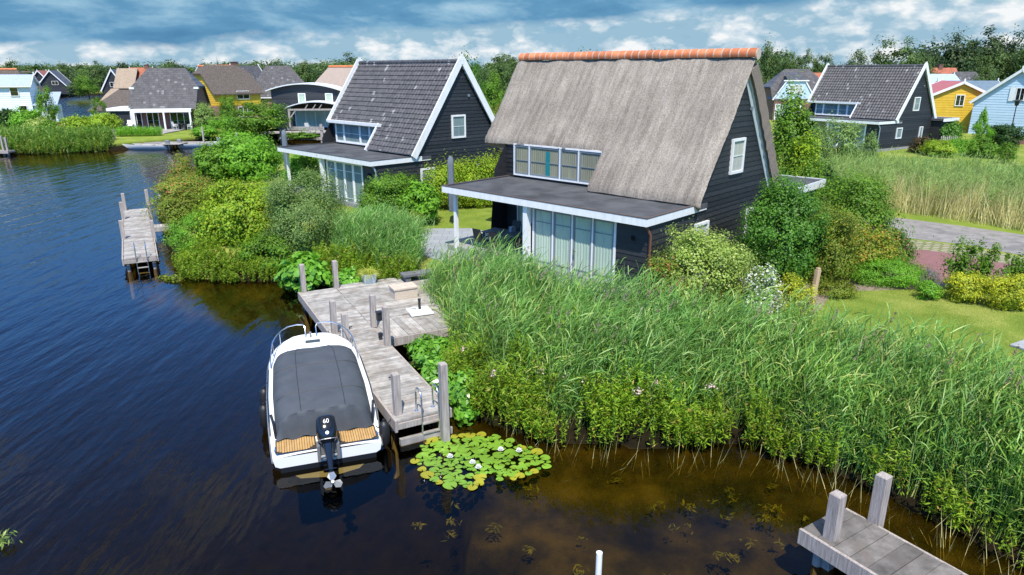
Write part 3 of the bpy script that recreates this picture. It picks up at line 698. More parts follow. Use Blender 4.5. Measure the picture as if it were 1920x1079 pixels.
    lm = MB(); lm.box(.36, .43, .72, .84, 1.95, 2.12); lm.box(.27, .37, .74, .82, 2.0, 2.1); lm.build('wall_lamp', m_charcoal, h)
    # rear annex
    ax = MB(); clap(ax, (9.8, -.9, 0), (1, 0, 0), (0, -1, 0), 0, 2.6, .0, 2.5); ax.box(9.8, 12.4, -.88, 4, 0, 2.52); ax.build('annex_wall', m_black, h)
    af = MB(); af.box(9.62, 12.7, -1.12, 4.2, 2.62, 2.84); a2 = af.build('annex_roof', m_felt, h)
    ff = MB(); ff.box(9.6, 12.75, -1.16, -1.125, 2.56, 2.87); ff.box(12.705, 12.75, -1.12, 4.2, 2.56, 2.87); ff.build('fascia', m_white, a2)
    if thatch:
        for (x, y, r_, hh, mm) in ((10.4, 1.2, .09, .5, m_rubber), (10.0, 1.7, .1, .28, m_greymetal)):
            vv = MB(); vv.lathe([(r_ * 1.6, 2.84), (r_, 2.9), (r_, 2.84 + hh), (r_ * 1.35, 2.86 + hh), (r_ * 1.35, 2.95 + hh), (.02, 2.97 + hh)], 12, (x, y, 0)); vv.build('roof_vent', mm, a2, smooth=True)
    return h
YAW1 = .822
main_house = a_house('thatch', (4.355, 21.681, G0), YAW1, 'black boarded villa under a thick thatched roof with an orange ridge')
h2 = P(694, 303.5, 3.75)
a_house('tile', (h2.x, h2.y, G0), R(45), 'black boarded villa under a grey tiled roof beside the thatched villa', L=10.4)
h3 = P(1649, 229, 3.75)
a_house('tile', (h3.x, h3.y, G0), R(33), 'black boarded villa with grey tiled roof standing behind the dry reeds', L=10.0)

# ------------------------------------------------------------------ jetties
def frame(O, dv):
    """frame with b along dv and a to the right when looking back towards the viewer's left"""
    d = Vector((dv[0], dv[1])).normalized(); n = Vector((-d.y, d.x))
    return lambda v: (n.x * v[0] + d.x * v[1], n.y * v[0] + d.y * v[1], v[2])
def fbuild(mb, fn, name, mats, parent, **k):
    mb.v = [fn(v) for v in mb.v]; return mb.build(name, mats, parent, **k)
def deck(mb, a0, a1, b0, b1, z, pw=.14, gap=.012, along='b', th=.045):
    """planks laid across; along = direction in which planks follow each other"""
    lo, hi = (b0, b1) if along == 'b' else (a0, a1); q = lo
    while q < hi - .02:
        e = min(q + pw - gap, hi); dz = random.uniform(-.004, .004); s = random.uniform(-.012, .012)
        if along == 'b': mb.box(a0 + s, a1 + s, q, e, z - th + dz, z + dz)
        else: mb.box(q, e, b0 + s, b1 + s, z - th + dz, z + dz)
        q += pw
def post_at(par, fn, a, b, z0, z1, w=.17, mat=None):
    mb = MB(); h = w / 2; lean = random.uniform(-.02, .02)
    mb.v += [(a + x * h * k + (lean if t else 0), b + y * h * k, z) for t, (z, k) in enumerate(((z0, 1), (z1 - .02, 1), (z1, .86))) for (x, y) in ((-1, -1), (1, -1), (1, 1), (-1, 1))]
    for i in range(2):
        for k in range(4): mb.f.append((i * 4 + k, i * 4 + (k + 1) % 4, i * 4 + 4 + (k + 1) % 4, i * 4 + 4 + k)); mb.m.append(0)
    mb.f += [(8, 9, 10, 11), (3, 2, 1, 0)]; mb.m += [0, 0]
    return fbuild(mb, fn, 'post', mat or m_post, par)
def ladder_at(par, fn, a, b, z, rungs_b=.12, drop=.75, w=.42, sgn=1, lift=.62):
    mb = MB()
    for s in (-w / 2, w / 2):
        pts = [(a + s, b - .30 * sgn, z), (a + s, b - .30 * sgn, z + lift * .8)]
        for q in range(0, 181, 30): pts.append((a + s, b - .30 * sgn + (.19 - .19 * math.cos(R(q))) * sgn, z + lift * .8 + .16 * math.sin(R(q))))
        pts.append((a + s, b + .08 * sgn, z - drop)); mb.tube(pts, .021, 8)
        mb.tube([(a + s, b - .30 * sgn, z + .001), (a + s, b - .30 * sgn, z + .012)], .05, 10)
    la = fbuild(mb, fn, 'ladder', m_steel, par, smooth=True)
    for k in range(3):
        st = MB(); zz = z - .18 - k * .25; st.box(a - w / 2, a + w / 2, b + .04 * sgn, b + .13 * sgn, zz, zz + .03); fbuild(st, fn, 'rung', m_wood, la)
def jetty(label, Opx, dv, L, W, z, posts, ladders=(), skirt=True, name='jetty', cat='jetty', pw=.145, group=None):
    O = Vector(Opx); e = empty(name, (O.x, O.y, 0), 0, label, cat, group); fn = frame(O, dv)
    d = MB(); deck(d, 0, W, 0, L, z, pw); fbuild(d, fn, 'decking', m_wood, e)
    s = MB()
    if skirt:
        s.box(-.075, -.015, .0, L + .06, z - .26, z + .03); s.box(W + .015, W + .07, .05, L, z - .24, z - .02)
        s.box(-.01, W, L + .005, L + .06, z - .2, z - .055)
    for k in range(int(L / 2) + 1): s.box(.08, W - .08, min(k * 2.2 + .2, L - .2), min(k * 2.2 + .3, L - .1), z - .2, z - .05)
    fbuild(s, fn, 'side_beam', m_post, e)
    pl = MB()
    for k in range(int(L / 3) + 1):
        for a in (.12, W - .12): pl.tube([(a, .3 + min(k * 3.3, L - .5), -2.0), (a, .3 + min(k * 3.3, L - .5), z - .05)], .08, 8)
    fbuild(pl, fn, 'piles', m_post, e)['kind'] = 'stuff'
    for (a, b, h, zb) in posts: post_at(e, fn, a, b, zb, z + h)
    for (a, b, sg) in ladders: ladder_at(e, fn, a, b, z, sgn=sg)
    return e, fn
ZJ = .6
jo = P(562, 549, ZJ); jd = (P(745, 790, ZJ) - jo).to_2d(); JL = jd.length; jdn = jd.normalized()
def jlocal(px, py, z=ZJ):
    v = P(px, py, z) - jo; n = Vector((-jdn.y, jdn.x)); return (v.x * n.x + v.y * n.y, v.x * jdn.x + v.y * jdn.y)
posts = []
for (bx, by, ty, zb) in ((570, 548, 496, -1.5), (631, 540, 489, -1.5), (627, 624, 564, ZJ), (650.5, 650, 588, ZJ), (701, 613, 553, ZJ), (726, 648, 575, -1.5), (746, 777, 700, ZJ), (834, 783, 681, -1.5)):
    a, b = jlocal(bx, by); v = P(bx, by, ZJ); top = D(bx, ty, v.y); posts.append((a, b, top.z - ZJ, zb))
JW = 1.3
la, lb = jlocal(800, 779)
main_jetty, jfn = jetty('long weathered plank jetty with eight posts and a platform beside the covered motorboat', jo, jdn, JL, JW, ZJ, posts, [(.78, JL + .02, 1)])
d = MB(); a1, _ = jlocal(870, 565)
deck(d, JW + .02, 4.75, -.25, 4.0, ZJ, .145); fbuild(d, jfn, 'platform', m_wood, main_jetty)
d = MB(); deck(d, JW + .02, 4.0, 4.02, 5.75, ZJ - .03, .2, along='a'); fbuild(d, jfn, 'lower_platform', m_wood, main_jetty)
d = MB(); d.box(JW + .05, 3.95, 5.76, 5.82, ZJ - .3, ZJ - .04); d.box(JW, 4.7, 4.0, 4.02, ZJ - .2, ZJ - .07); fbuild(d, jfn, 'platform_beam', m_post, main_jetty)
d = MB(); d.box(.02, JW + .02, JL + .07, JL + .12, -.02, .16); d.box(.02, JW, JL + .0, JL + .05, ZJ - .62, ZJ - .45); fbuild(d, jfn, 'cross_beam', m_wood, main_jetty)
a, b = jlocal(716, 640)
d = MB(); d.box(a - .07, a + .07, b - .2, b - .06, ZJ + .62, ZJ + .86); d.box(a - .09, a + .09, b - .22, b - .04, ZJ + .86, ZJ + .9); d.box(a - .05, a + .05, b - .18, b - .08, ZJ + .05, ZJ + .22)
lan = fbuild(d, jfn, 'lantern', m_charcoal, main_jetty)
d = MB(); d.box(a - .045, a + .045, b - .235, b - .221, ZJ + .66, ZJ + .83); fbuild(d, jfn, 'lamp_glass', M('lamp_glass', (.6, .55, .42), rough=.2), lan)
for (px, py) in ((655, 618), (735, 712), (641, 625)):
    a, b = jlocal(px, py); c = MB(); c.beam((a, b, ZJ + .001), (a, b, ZJ + .07), .04, .04); c.beam((a - .09, b, ZJ + .075), (a + .09, b, ZJ + .075), .03, .03); fbuild(c, jfn, 'cleat', m_charcoal, main_jetty)
# things on the platform
v = P(692, 530, ZJ); pot = empty('planter', (v.x, v.y, ZJ), R(25), 'square grey zinc planter with yellow ornamental grass on the jetty platform', 'planter')
p = MB(); s0, s1, hh = .2, .26, .38
p.loft([[(-s0, -s0, 0), (s0, -s0, 0), (s0, s0, 0), (-s0, s0, 0)], [(-s1, -s1, hh), (s1, -s1, hh), (s1, s1, hh), (-s1, s1, hh)], [(-s1 + .03, -s1 + .03, hh), (s1 - .03, -s1 + .03, hh), (s1 - .03, s1 - .03, hh), (-s1 + .03, s1 - .03, hh)], [(-s0, -s0, hh - .06), (s0, -s0, hh - .06), (s0, s0, hh - .06), (-s0, s0, hh - .06)]], 0, True)
p.build('pot', m_zincpot, pot)
n = 500; ang = rng.uniform(0, 6.28, n); el = rng.uniform(.5, 1.45, n)
V, F = blades(np.stack([np.cos(ang) * .1, np.sin(ang) * .1, np.full(n, .33)], 1), np.stack([np.cos(ang) * np.cos(el), np.sin(ang) * np.cos(el), np.sin(el)], 1), rng.uniform(.35, .65, n), np.full(n, .014), rng.uniform(.4, 1.0, n), 4)
npmesh('grass_tuft', V, F, leafm('yellow_grass', (.30, .30, .04), (.42, .38, .12), .3), pot)
a, b = jlocal(757, 556); d = MB(); d.box(a - .42, a + .42, b - .3, b + .3, ZJ, ZJ + .34); d.box(a - .45, a + .45, b - .33, b - .005, ZJ + .345, ZJ + .4); d.box(a - .45, a + .45, b + .005, b + .33, ZJ + .345, ZJ + .4)
bx = fbuild(d, jfn, 'storage_box', m_sandbox, None); bx.location = (jo.x, jo.y, 0); tag(bx, 'pale wooden storage box with two lid boards on the jetty platform', 'storage box')
v = P(787, 585, ZJ); ub = empty('parasol_stand', (v.x, v.y, ZJ), .4, 'white parasol base with short black tube on the jetty platform', 'parasol base')
d = MB(); d.box(-.38, .38, -.38, .38, 0, .05); d.loft([[(-.36, -.36, .053), (.36, -.36, .053), (.36, .36, .053), (-.36, .36, .053)], [(-.1, -.1, .1), (.1, -.1, .1), (.1, .1, .1), (-.1, .1, .1)]], 0, False, False); d.box(-.1, .1, -.1, .1, .06, .101); d.build('base_plate', m_white, ub)
d = MB(); d.lathe([(.045, .09), (.045, .42), (.055, .42), (.055, .46), (.02, .46)], 12); d.build('tube', m_charcoal, ub, smooth=True)
a, b = jlocal(786, 524); d = MB(); d.box(a - .7, a + .6, b - .25, b + .25, ZJ + .22, ZJ + .3); d.box(a - .6, a - .4, b - .2, b + .2, ZJ - .1, ZJ + .22); d.box(a + .3, a + .5, b - .2, b + .2, ZJ - .1, ZJ + .22)
bn = fbuild(d, jfn, 'stone_bench', M('dark_slab', (.10, .105, .11), (.16, .165, .17), rough=.85, scale=5), None); bn.location = (jo.x, jo.y, 0); tag(bn, 'low dark grey slab bench at the reed edge of the jetty platform', 'bench')
# jetty in the corner
o2 = P(1503, 992, ZJ); o2b = P(1612, 962, ZJ); dd = (P(1825, 1079, ZJ) - o2b).to_2d().normalized()
e2, f2 = jetty('weathered plank jetty with two square posts cut off by the picture corner', o2, dd, 6, 1.2, ZJ, [], pw=.3)
for o_ in e2.children: 
    if o_.name.startswith('decking'): o_.data.materials[0] = m_wooddark
for (bx_, by_, tx, ty) in ((1559, 1008, 1563, 925), (1643, 976, 1651, 890)):
    v = P(bx_, by_, ZJ) - o2; a = -dd.y * v.x + dd.x * v.y; b = dd.x * v.x + dd.y * v.y; hh = D(tx, ty, (v + o2).y).z
    post_at(e2, f2, a, b, -1.6, hh, .2)
# left jetty
o3 = P(232, 394, ZJ); d3 = (P(232, 487, ZJ) - o3).to_2d(); L3 = d3.length; d3 = d3.normalized()
e3, f3 = jetty('pale plank jetty in open water with a steel ladder and side gangway', o3, d3, L3, 1.25, ZJ, [(.08, .2, 1.0, -1.6), (1.3, .1, 1.1, -1.6), (.0, 3.0, .95, -1.6), (1.32, 3.6, .8, -1.6), (.0, 8.2, .9, -1.6), (1.3, 8.6, .85, -1.6)], [(.68, L3 + .03, 1)])
d = MB(); deck(d, 1.33, 5.2, 5.2, 6.0, ZJ - .02, .16, along='a'); d.box(1.35, 5.2, 6.0, 6.06, ZJ - .24, ZJ - .04); fbuild(d, f3, 'gangway', m_wood, e3)

# ------------------------------------------------------------------ motorboat
SL = P(508, 862, .38); SR = P(718, 826, .38); sc0 = (SL + SR) / 2; bow = P(583, 630, .95)
hv = (bow - sc0).to_2d(); BL = hv.length; brz = math.atan2(-hv.x, hv.y); HB = (SR - SL).length / 2
boat = empty('motorboat', (sc0.x, sc0.y, 0), brz, 'white motorboat under a grey tarpaulin with black outboard moored at the long jetty', 'motorboat')
def hb(y):
    t = y / BL; xs = [0, .1, .4, .7, .84, .93, .98, 1.0]; ys = [.97, 1.0, 1.03, 1.0, .92, .78, .62, .5]
    return HB * float(np.interp(t, xs, ys))
def gz(y): return float(np.interp(y / BL, [0, .13, .17, .5, 1], [.37, .39, .70, .82, .98]))
ysec = [0, .25, .6, .9, 1.02, 1.2, 2, 3, 4, 5, 5.6, 6.1, 6.5, 6.8]; ysec = [min(y * BL / 6.8, BL) for y in ysec]
hl = MB(); rings = []
for y in ysec:
    b = hb(y); g = gz(y); k = y / BL; kz = -.3 + .45 * max(0, k - .75) * 2
    rings.append([(-b + .1, y, g - .0), (-b, y, g - .05), (-b * .97, y, g - .2), (-b * .86, y + 0, .10), (-b * .55, y, kz * .7), (0, y - .05 * 0, kz), (b * .55, y, kz * .7), (b * .86, y, .10), (b * .97, y, g - .2), (b, y, g - .05), (b - .1, y, g)])
hl.loft(rings, 0); hull = hl.build('hull', m_gel, boat, smooth=True)
st = MB(); st.loft([[(-hb(y) * .995 - .004, y, .14), (-hb(y) * .87 - .012, y, .05), (-hb(y) * .8 - .012, y, -.05)] for y in ysec], 0, cap=False); st.loft([[(hb(y) * .87 + .012, y, .14), (hb(y) * .87 + .012, y, .05), (hb(y) * .8 + .012, y, -.05)] for y in ysec], 0, cap=False)
st.box(-HB * .86, HB * .86, -.012, -.004, -.1, .12); st.build('waterline_band', m_bottom, hull)
dk = MB()
dk.loft([[(-hb(y) + .1, y, gz(y)), (-hb(y) * .5, y, gz(y) + .03), (0, y, gz(y) + .04), (hb(y) * .5, y, gz(y) + .03), (hb(y) - .1, y, gz(y))] for y in ysec], 0, cap=False); dk.build('deck', m_gel, boat, smooth=True)
rb = MB()
for s in (-1, 1): rb.tube([(s * (hb(y) + .012), y, gz(y) - .09) for y in np.linspace(0, BL, 24)], .022, 8)
rb.tube([(-hb(BL), BL + .01, gz(BL) - .09), (hb(BL), BL + .01, gz(BL) - .09)], .022, 8); rb.build('rub_rail', m_greymetal, boat, smooth=True)
# teak pads on the swim platform
for s in (-1, 1):
    t = MB(); nP = 15; x0, x1 = .27, HB * .90
    for k in range(nP):
        a = x0 + (x1 - x0) * k / nP; b2 = x0 + (x1 - x0) * (k + 1) / nP - .01
        yb = .07 + .12 * max(0, 1 - k / 2.5); ye = .68
        if k > nP - 3: yb += .04 * (k - nP + 3); ye -= .03 * (k - nP + 3)
        t.quad((s * a, yb, .446), (s * b2, yb, .446), (s * b2, ye, .446), (s * a, ye, .446), m=0)
    t.quad((s * (x0 - .03), .05, .441), (s * (x1 + .02), .07, .441), (s * (x1 + .02), .70, .441), (s * (x0 - .03), .70, .441), m=1)
    t.build('teak_pad', [m_teak, m_seam], boat)
# tarpaulin
tg = MB(); rows_ = []
prof = [(.72, .47, .06), (.80, .92, .1), (.86, 1.05, .16), (1.0, 1.09, .2), (2.2, 1.17, .25), (3.4, 1.24, .3), (4.3, 1.25, .3), (4.9, 1.2, .26), (5.4, 1.08, .2), (5.65, 1.0, .1), (5.72, .95, .03)]
nx = 24
ymax = 5.72; pr = np.array(prof)
for y in np.concatenate([[.72, .76, .80, .835, .86, .93], np.linspace(1.05, 5.4, 22), [5.55, 5.66, 5.72]]):
    zc = float(np.interp(y, pr[:, 0], pr[:, 1])); Y = y * BL / 6.9; b = hb(Y) - .13
    if y > 4.6: b *= 1 - .30 * ((y - 4.6) / 1.12) ** 2
    zb = gz(Y) + .03 if y > .9 else .47; row = []
    for k in range(nx + 1):
        u = -1 + 2 * k / nx; sh = (1 - abs(u) ** 5) ** .55 if abs(u) < 1 else 0
        x = b * (abs(u) ** .9) * (1 if u > 0 else -1)
        z = zb + (zc - zb) * sh
        z += .010 * math.sin(u * 9 + y * 2) * math.sin(y * 5.1) + (.03 * math.sin(u * 14 + y * 9) * sh if y < .85 else 0) - .02 * math.sin(y * 4.2) ** 2 * sh
        row.append((x, Y + (.03 * math.sin(u * 17 + 1 + y * 20) if y < .85 else 0), z))
    rows_.append(row)
tg.loft(rows_, 0, cap=False); tg.build('tarpaulin', m_tarp, boat, smooth=True)
sm = MB()
for i_ in (10, 18, 24): sm.tube([Vector(q) + Vector((0, 0, .004)) for q in rows_[i_][1:-1]], .007, 5)
for j_ in (7, 17): sm.tube([Vector(r_[j_]) + Vector((0, 0, .004)) for r_ in rows_[4:]], .006, 5)
sm.build('tarpaulin_seam', m_rubber, boat)
sc_ = MB(); [sc_.loft([[(s * (hb(y) * .885 + .008), y, .17), (s * (hb(y) * .87 + .010), y, .13)] for y in ysec], 0, cap=False) for s in (-1, 1)]; sc_.build('scum_line', M('scum', (.35, .33, .2), (.55, .54, .42), rough=.8, scale=8), hull)
hm = MB()
for s in (-1, 1): hm.tube([(s * (hb(y * BL / 6.9) - .01), y * BL / 6.9, gz(y * BL / 6.9) + .03) for y in np.linspace(.98, 4.6, 16)], .014, 6)
hm.build('tarpaulin_hem', m_rubber, boat)
# rails
for s in (-1, 1):
    r_ = MB(); yy = np.linspace(.66, .985, 9) * BL
    pts = [(s * (hb(y) - .08), y, gz(y) + .02 + .34 * min(1, (y / BL - .66) / .10)) for y in yy]
    pts += [(s * (hb(BL) * .62), BL * 1.0, gz(BL) + .36), (s * .2, BL * .995, gz(BL) + .35), (s * .15, BL * .985, gz(BL) + .28), (s * .15, BL * .96, gz(BL) + .02)]
    r_.tube(pts, .016, 8)
    for q in (.8, .93): r_.tube([(s * (hb(q * BL) - .08), q * BL, gz(q * BL)), (s * (hb(q * BL) - .08), q * BL, gz(q * BL) + .36)], .013, 8)
    r_.build('bow_rail', m_steel, boat, smooth=True)
ht = MB(); ht.box(-.18, .22, BL * .885, BL * .915, gz(BL * .9) + .04, gz(BL * .9) + .06); ht.build('deck_hatch', M('smoked_glass', (.05, .055, .035), rough=.15), boat)
nl = MB(); nl.lathe([(.03, 0), (.02, .12), (.035, .13), (.035, .17), (.01, .18)], 10, (-.02, BL * .955, gz(BL * .95) + .03)); nl.build('bow_light', m_greymetal, boat, smooth=True)
for s in (-1, 1):
    cl = MB(); cl.tube([(s * (HB - .12), .78, .43), (s * (HB - .1), .8, .78), (s * (HB - .06), .95, .95)], .03, 8); cl.build('strut', m_rubber, boat, smooth=True)
    c2_ = MB(); c2_.beam((s * (HB - .1), .2, .41), (s * (HB - .1), .2, .47), .05, .05); c2_.beam((s * (HB - .1), .1, .475), (s * (HB - .1), .3, .475), .03, .03); c2_.build('cleat', m_steel, boat)
# outboard, tilted up
ob = MB(); axv = Vector((0, -.62, -.78)).normalized(); fw = Vector((0, .78, -.62)); rt_ = Vector((1, 0, 0)); p0 = Vector((0, .26, 1.07))
def ring(t, wx, wy, off=0., n=18, pw=.62):
    c = p0 + axv * t + fw * off; o_ = []
    for k in range(n):
        a = 2 * math.pi * k / n; ca, sa = math.cos(a), math.sin(a)
        o_.append(tuple(c + rt_ * (wx * abs(ca) ** pw * (1 if ca > 0 else -1)) + fw * (wy * abs(sa) ** pw * (1 if sa > 0 else -1))))
    return o_
ob.loft([ring(0, .07, .1, .02), ring(.02, .16, .23, .02), ring(.07, .205, .28, .02), ring(.3, .225, .31), ring(.5, .21, .29), ring(.56, .18, .25), ring(.62, .14, .2)], 0, True)
cw = ob.build('outboard', m_cowl, boat, smooth=True)
lg = MB(); lg.loft([ring(.6, .125, .19), ring(.72, .10, .16), ring(.95, .075, .14), ring(1.2, .055, .13), ring(1.36, .045, .12)], 0, True); lg.build('leg', m_cowl, cw, smooth=True)
ap = MB(); ap.loft([ring(1.17, .16, .24, -.05), ring(1.19, .16, .24, -.05)], 0, True); ap.build('cavitation_plate', m_cowl, cw)
gb = MB(); c0 = p0 + axv * 1.45; gb.tube([c0 + fw * .30, c0 + fw * .2, c0, c0 - fw * .2], [.01, .06, .07, .055], 14); gb.loft([ring(1.5, .012, .14), ring(1.68, .01, .08, .03)], 0, True); gb.build('gearcase', m_cowl, cw, smooth=True)
pp = MB(); hc = c0 - fw * .24; pp.tube([hc + fw * .05, hc - fw * .07], [.05, .035], 12)
for k in range(3):
    a = k * 2.094 + .5; e1 = rt_ * math.cos(a) + axv * math.sin(a); e2_ = rt_ * -math.sin(a) + axv * math.cos(a)
    ptsb = [hc + e1 * .04 + e2_ * -.04 + fw * .02, hc + e1 * .12 - e2_ * .10 + fw * .04, hc + e1 * .2 - e2_ * .05 + fw * .03, hc + e1 * .2 + e2_ * .05 - fw * .02, hc + e1 * .1 + e2_ * .09 - fw * .05, hc + e1 * .04 + e2_ * .04 - fw * .03]
    pp.add(ptsb + [q - fw * .012 for q in ptsb], [(0, 1, 2, 3, 4, 5), (11, 10, 9, 8, 7, 6)] + [(i, i + 6, (i + 1) % 6 + 6, (i + 1) % 6) for i in range(6)])
pp.build('propeller', m_greymetal, cw)
br = MB(); br.box(-.17, .17, -.10, .16, .34, .66); br.box(-.24, -.17, -.16, .06, .2, .6); br.box(.17, .24, -.16, .06, .2, .6); br.tube([(-.2, -.12, .3), (.2, -.12, .3)], .04, 8); br.build('bracket', m_greymetal, cw, bevel=.01)
def decal(txt, size, t, off, mat, name):
    cu = bpy.data.curves.new(name, 'FONT'); cu.body = txt; cu.size = size; cu.extrude = .002; cu.align_x = 'CENTER'; cu.align_y = 'CENTER'; cu.materials.append(mat)
    t_ = bpy.data.objects.new(name, cu); me = bpy.data.meshes.new_from_object(t_); bpy.data.objects.remove(t_); o = bpy.data.objects.new(name, me); col.objects.link(o); o.parent = cw
    nz = -fw if off else -axv; up = -axv if off else fw
    xx = up.cross(nz); o.matrix_local = Matrix(((xx.x, up.x, nz.x, 0), (xx.y, up.y, nz.y, 0), (xx.z, up.z, nz.z, 0), (0, 0, 0, 1)))
    o.location = p0 + axv * t + (-fw * off if off else Vector()) - (axv * .0)
    return o
decal('60', .13, .17, .305, m_gel, 'number')
bd = MB(); q0 = p0 + axv * .42 - fw * .302; bd.tube([q0, q0 - fw * .012], .035, 14); bd.build('badge', m_steel, cw)
sb = MB(); sb.loft([ring(.535, .205, .288), ring(.55, .205, .288)], 0, True); sb.build('cowl_seam', m_greymetal, cw)
# fenders hang over the sides
bm_ = Matrix.Translation((sc0.x, sc0.y, 0)) @ Matrix.Rotation(brz, 4, 'Z')
for k, (s, y, z, lab) in enumerate(((-1, 2.9, .42, 'black fender hanging at the water side of the motorboat, nearer the bow'), (-1, 2.05, .38, 'black fender hanging at the water side of the motorboat, nearer the stern'), (1, .35, .36, 'black fender squeezed at the jetty side of the boat stern'))):
    f = MB(); f.lathe([(.02, -.30), (.09, -.27), (.12, -.2), (.125, 0), (.12, .2), (.09, .27), (.03, .31), (.03, .36)], 14); f.tube([(0, 0, .34), (-s * .1, 0, gz(y) - z + .05)], .008, 6)
    o = f.build('fender', m_rubber, None, smooth=True); p_ = bm_ @ Vector((s * (hb(y) + .10), y, z)); o.location = p_; o.rotation_euler = (0, 0, brz); tag(o, lab, 'fender', 'fenders on the motorboat')
def rope(pts, label, sag=.15):
    mb = MB(); q = []
    for i in range(13):
        t = i / 12; p_ = Vector(pts[0]).lerp(Vector(pts[1]), t); p_.z -= sag * 4 * t * (1 - t); q.append(p_)
    mb.tube(q, .011, 6); tag(mb.build('mooring_rope', m_rubber, None), label, 'rope', 'mooring ropes of the motorboat')
v1 = P(638, 628, ZJ + .06); rope([bm_ @ Vector((hb(5.8) - .1, 5.9, .95)), v1], 'dark mooring rope from the boat bow to the jetty')
v1 = P(735, 780, ZJ); rope([bm_ @ Vector((HB - .1, .3, .6)), v1], 'dark mooring rope from the boat stern to the jetty end')

# ------------------------------------------------------------------ pipes, patio, garden pieces
def pipe(px, py, h, r, label):
    v = P(px, py, 0); mb = MB(); mb.lathe([(r, -1.8), (r, h), (r * .82, h), (r * .8, h - .12), (.01, h - .12)], 16); o = mb.build('marker_pipe', m_white, None, smooth=True); o.location = v; tag(o, label, 'pipe')
pipe(1122, 1078, .46, .055, 'white plastic pipe standing in the dark water in front')
pipe(300, 372, .5, .08, 'white pipe standing in the water beside the reddish shrub')
Bv = Vector((math.cos(YAW1), math.sin(YAW1))); Av = Vector((-math.sin(YAW1), math.cos(YAW1)))
def hl_(x, y): q = Vector((4.355, 21.681)) + Bv * x + Av * y; return (q.x, q.y)
sheet('patio', [hl_(-1.1, -.3), hl_(-1.1, 9), hl_(-.6, 13.6), hl_(2.2, 14.2), hl_(4.0, 12.4), hl_(4.1, 5), hl_(.6, 1)], G0 + .03, m_patio)
def chair(loc, rz, label, group, mat=m_charcoal, s=1.0, name='garden_chair'):
    c = empty(name, loc, rz, label, 'chair', group); c.scale = (s,) * 3
    a = MB(); a.box(-.24, .24, -.24, .24, .42, .46); a.build('seat', mat, c)
    a = MB(); a.loft([[(-.24, .2, .46), (.24, .2, .46), (.24, .24, .46), (-.24, .24, .46)], [(-.23, .33, 1.0), (.23, .33, 1.0), (.23, .37, 1.0), (-.23, .37, 1.0)]], 0, True); a.build('backrest', mat, c)
    for x in (-.24, .24):
        for y in (-.22, .22): l = MB(); l.tube([(x, y, 0), (x * .96, y * .96, .64 if y < 0 else .45)], .018, 6); l.build('leg', mat, c)
        ar = MB(); ar.box(x - .025, x + .025, -.24, .27, .64, .67); ar.build('armrest', mat, c)
    return c
tx, ty = hl_(2.15, 8.35)
tb = empty('patio_table', (tx, ty, G0 + .03), YAW1 + .1, 'dark slatted dining table under the flat roof of the thatched villa', 'table')
t = MB()
for k in range(9): t.box(-.48 + k * .107, -.48 + k * .107 + .1, -.95, .95, .70, .735)
t.build('table_top', M('table_slats', (.10, .115, .125), rough=.5), tb)
for x in (-.42, .42):
    for y in (-.85, .85): l = MB(); l.box(x - .03, x + .03, y - .03, y + .03, 0, .7); l.build('leg', m_charcoal, tb)
grp = 'chairs round the patio table'
for (x, y, rz, lab) in ((1.25, 8.85, 90, 'dark patio chair on the canal side of the table, farther from the doors'), (1.3, 7.95, 90, 'dark patio chair on the canal side of the table, nearer the white doors'), (3.0, 8.75, -90, 'dark patio chair behind the table, farther from the white doors'), (3.0, 7.8, -90, 'dark patio chair behind the table, nearer the white doors')):
    cx, cy = hl_(x, y); chair((cx, cy, G0 + .03), YAW1 + R(rz), lab, grp)
cx, cy = hl_(2.45, 8.2); lb = MB(); lb.box(-.12, .12, -.1, .1, 0, .22); lb.box(-.125, .125, -.105, .105, .18, .2); lo = lb.build('table_lantern', M('grey_crate', (.25, .28, .3), (.4, .43, .45), rough=.7, scale=14, lo=.45, hi=.55), None); lo.location = (cx, cy, G0 + .767); lo.rotation_euler = (0, 0, .6); tag(lo, 'small grey square lantern standing on the dark patio table', 'lantern')
def parasol(px, d, ybot, ytop, r, label):
    b = D(px, ybot, d); t = D(px, ytop, d); H = t.z - b.z
    e = empty('closed_parasol', b, 0, label, 'parasol'); m = MB(); m.lathe([(.03, 0), (.03, .5)], 8); m.lathe([(.28, 0), (.28, .05), (.05, .09)], 16); m.build('pole', m_charcoal, e, smooth=True)
    m = MB(); n = 16; rg = []
    for (k, rr) in ((.22, .75), (.25, .95), (.6, 1.0), (.88, .9), (.97, .75), (1.0, .2)):
        rg.append([(r * rr * (1 + .08 * math.sin(q * 2.4 + k * 9)) * math.cos(2 * math.pi * q / n), r * rr * (1 + .08 * math.cos(q * 3.1)) * math.sin(2 * math.pi * q / n), H * k) for q in range(n)])
    m.loft(rg, 0, True); m.build('cover', m_cover, e, smooth=True)
x_, y_ = hl_(2.0, 12.0)
fwd = P(848, 420, G0).y
parasol(848, fwd, 425, 293, .17, 'tall grey covered parasol beside the porch of the thatched villa')
parasol(541, 47.5, 340, 244, .19, 'tall grey covered parasol beside the porch of the tiled villa')
# bird table post in the border
v = P(1521, 575, G0); m = MB(); m.box(-.07, .07, -.07, .07, 0, 1.25); m.box(-.06, .06, -.06, .06, 1.25, 1.32); o = m.build('garden_post', m_postnew, None, bevel=.01); o.location = v; o.rotation_euler = (0, R(4), .4); tag(o, 'short square wooden post between the lawn and the reeds', 'post')
v = P(1934, 652, G0); m = MB(); m.box(-.45, .45, -.35, .35, .0, .07); o = m.build('stone_slab', m_stone, None, bevel=.015); o.location = v; o.rotation_euler = (0, 0, .5); tag(o, 'grey stone slab lying at the edge of the lawn', 'slab')
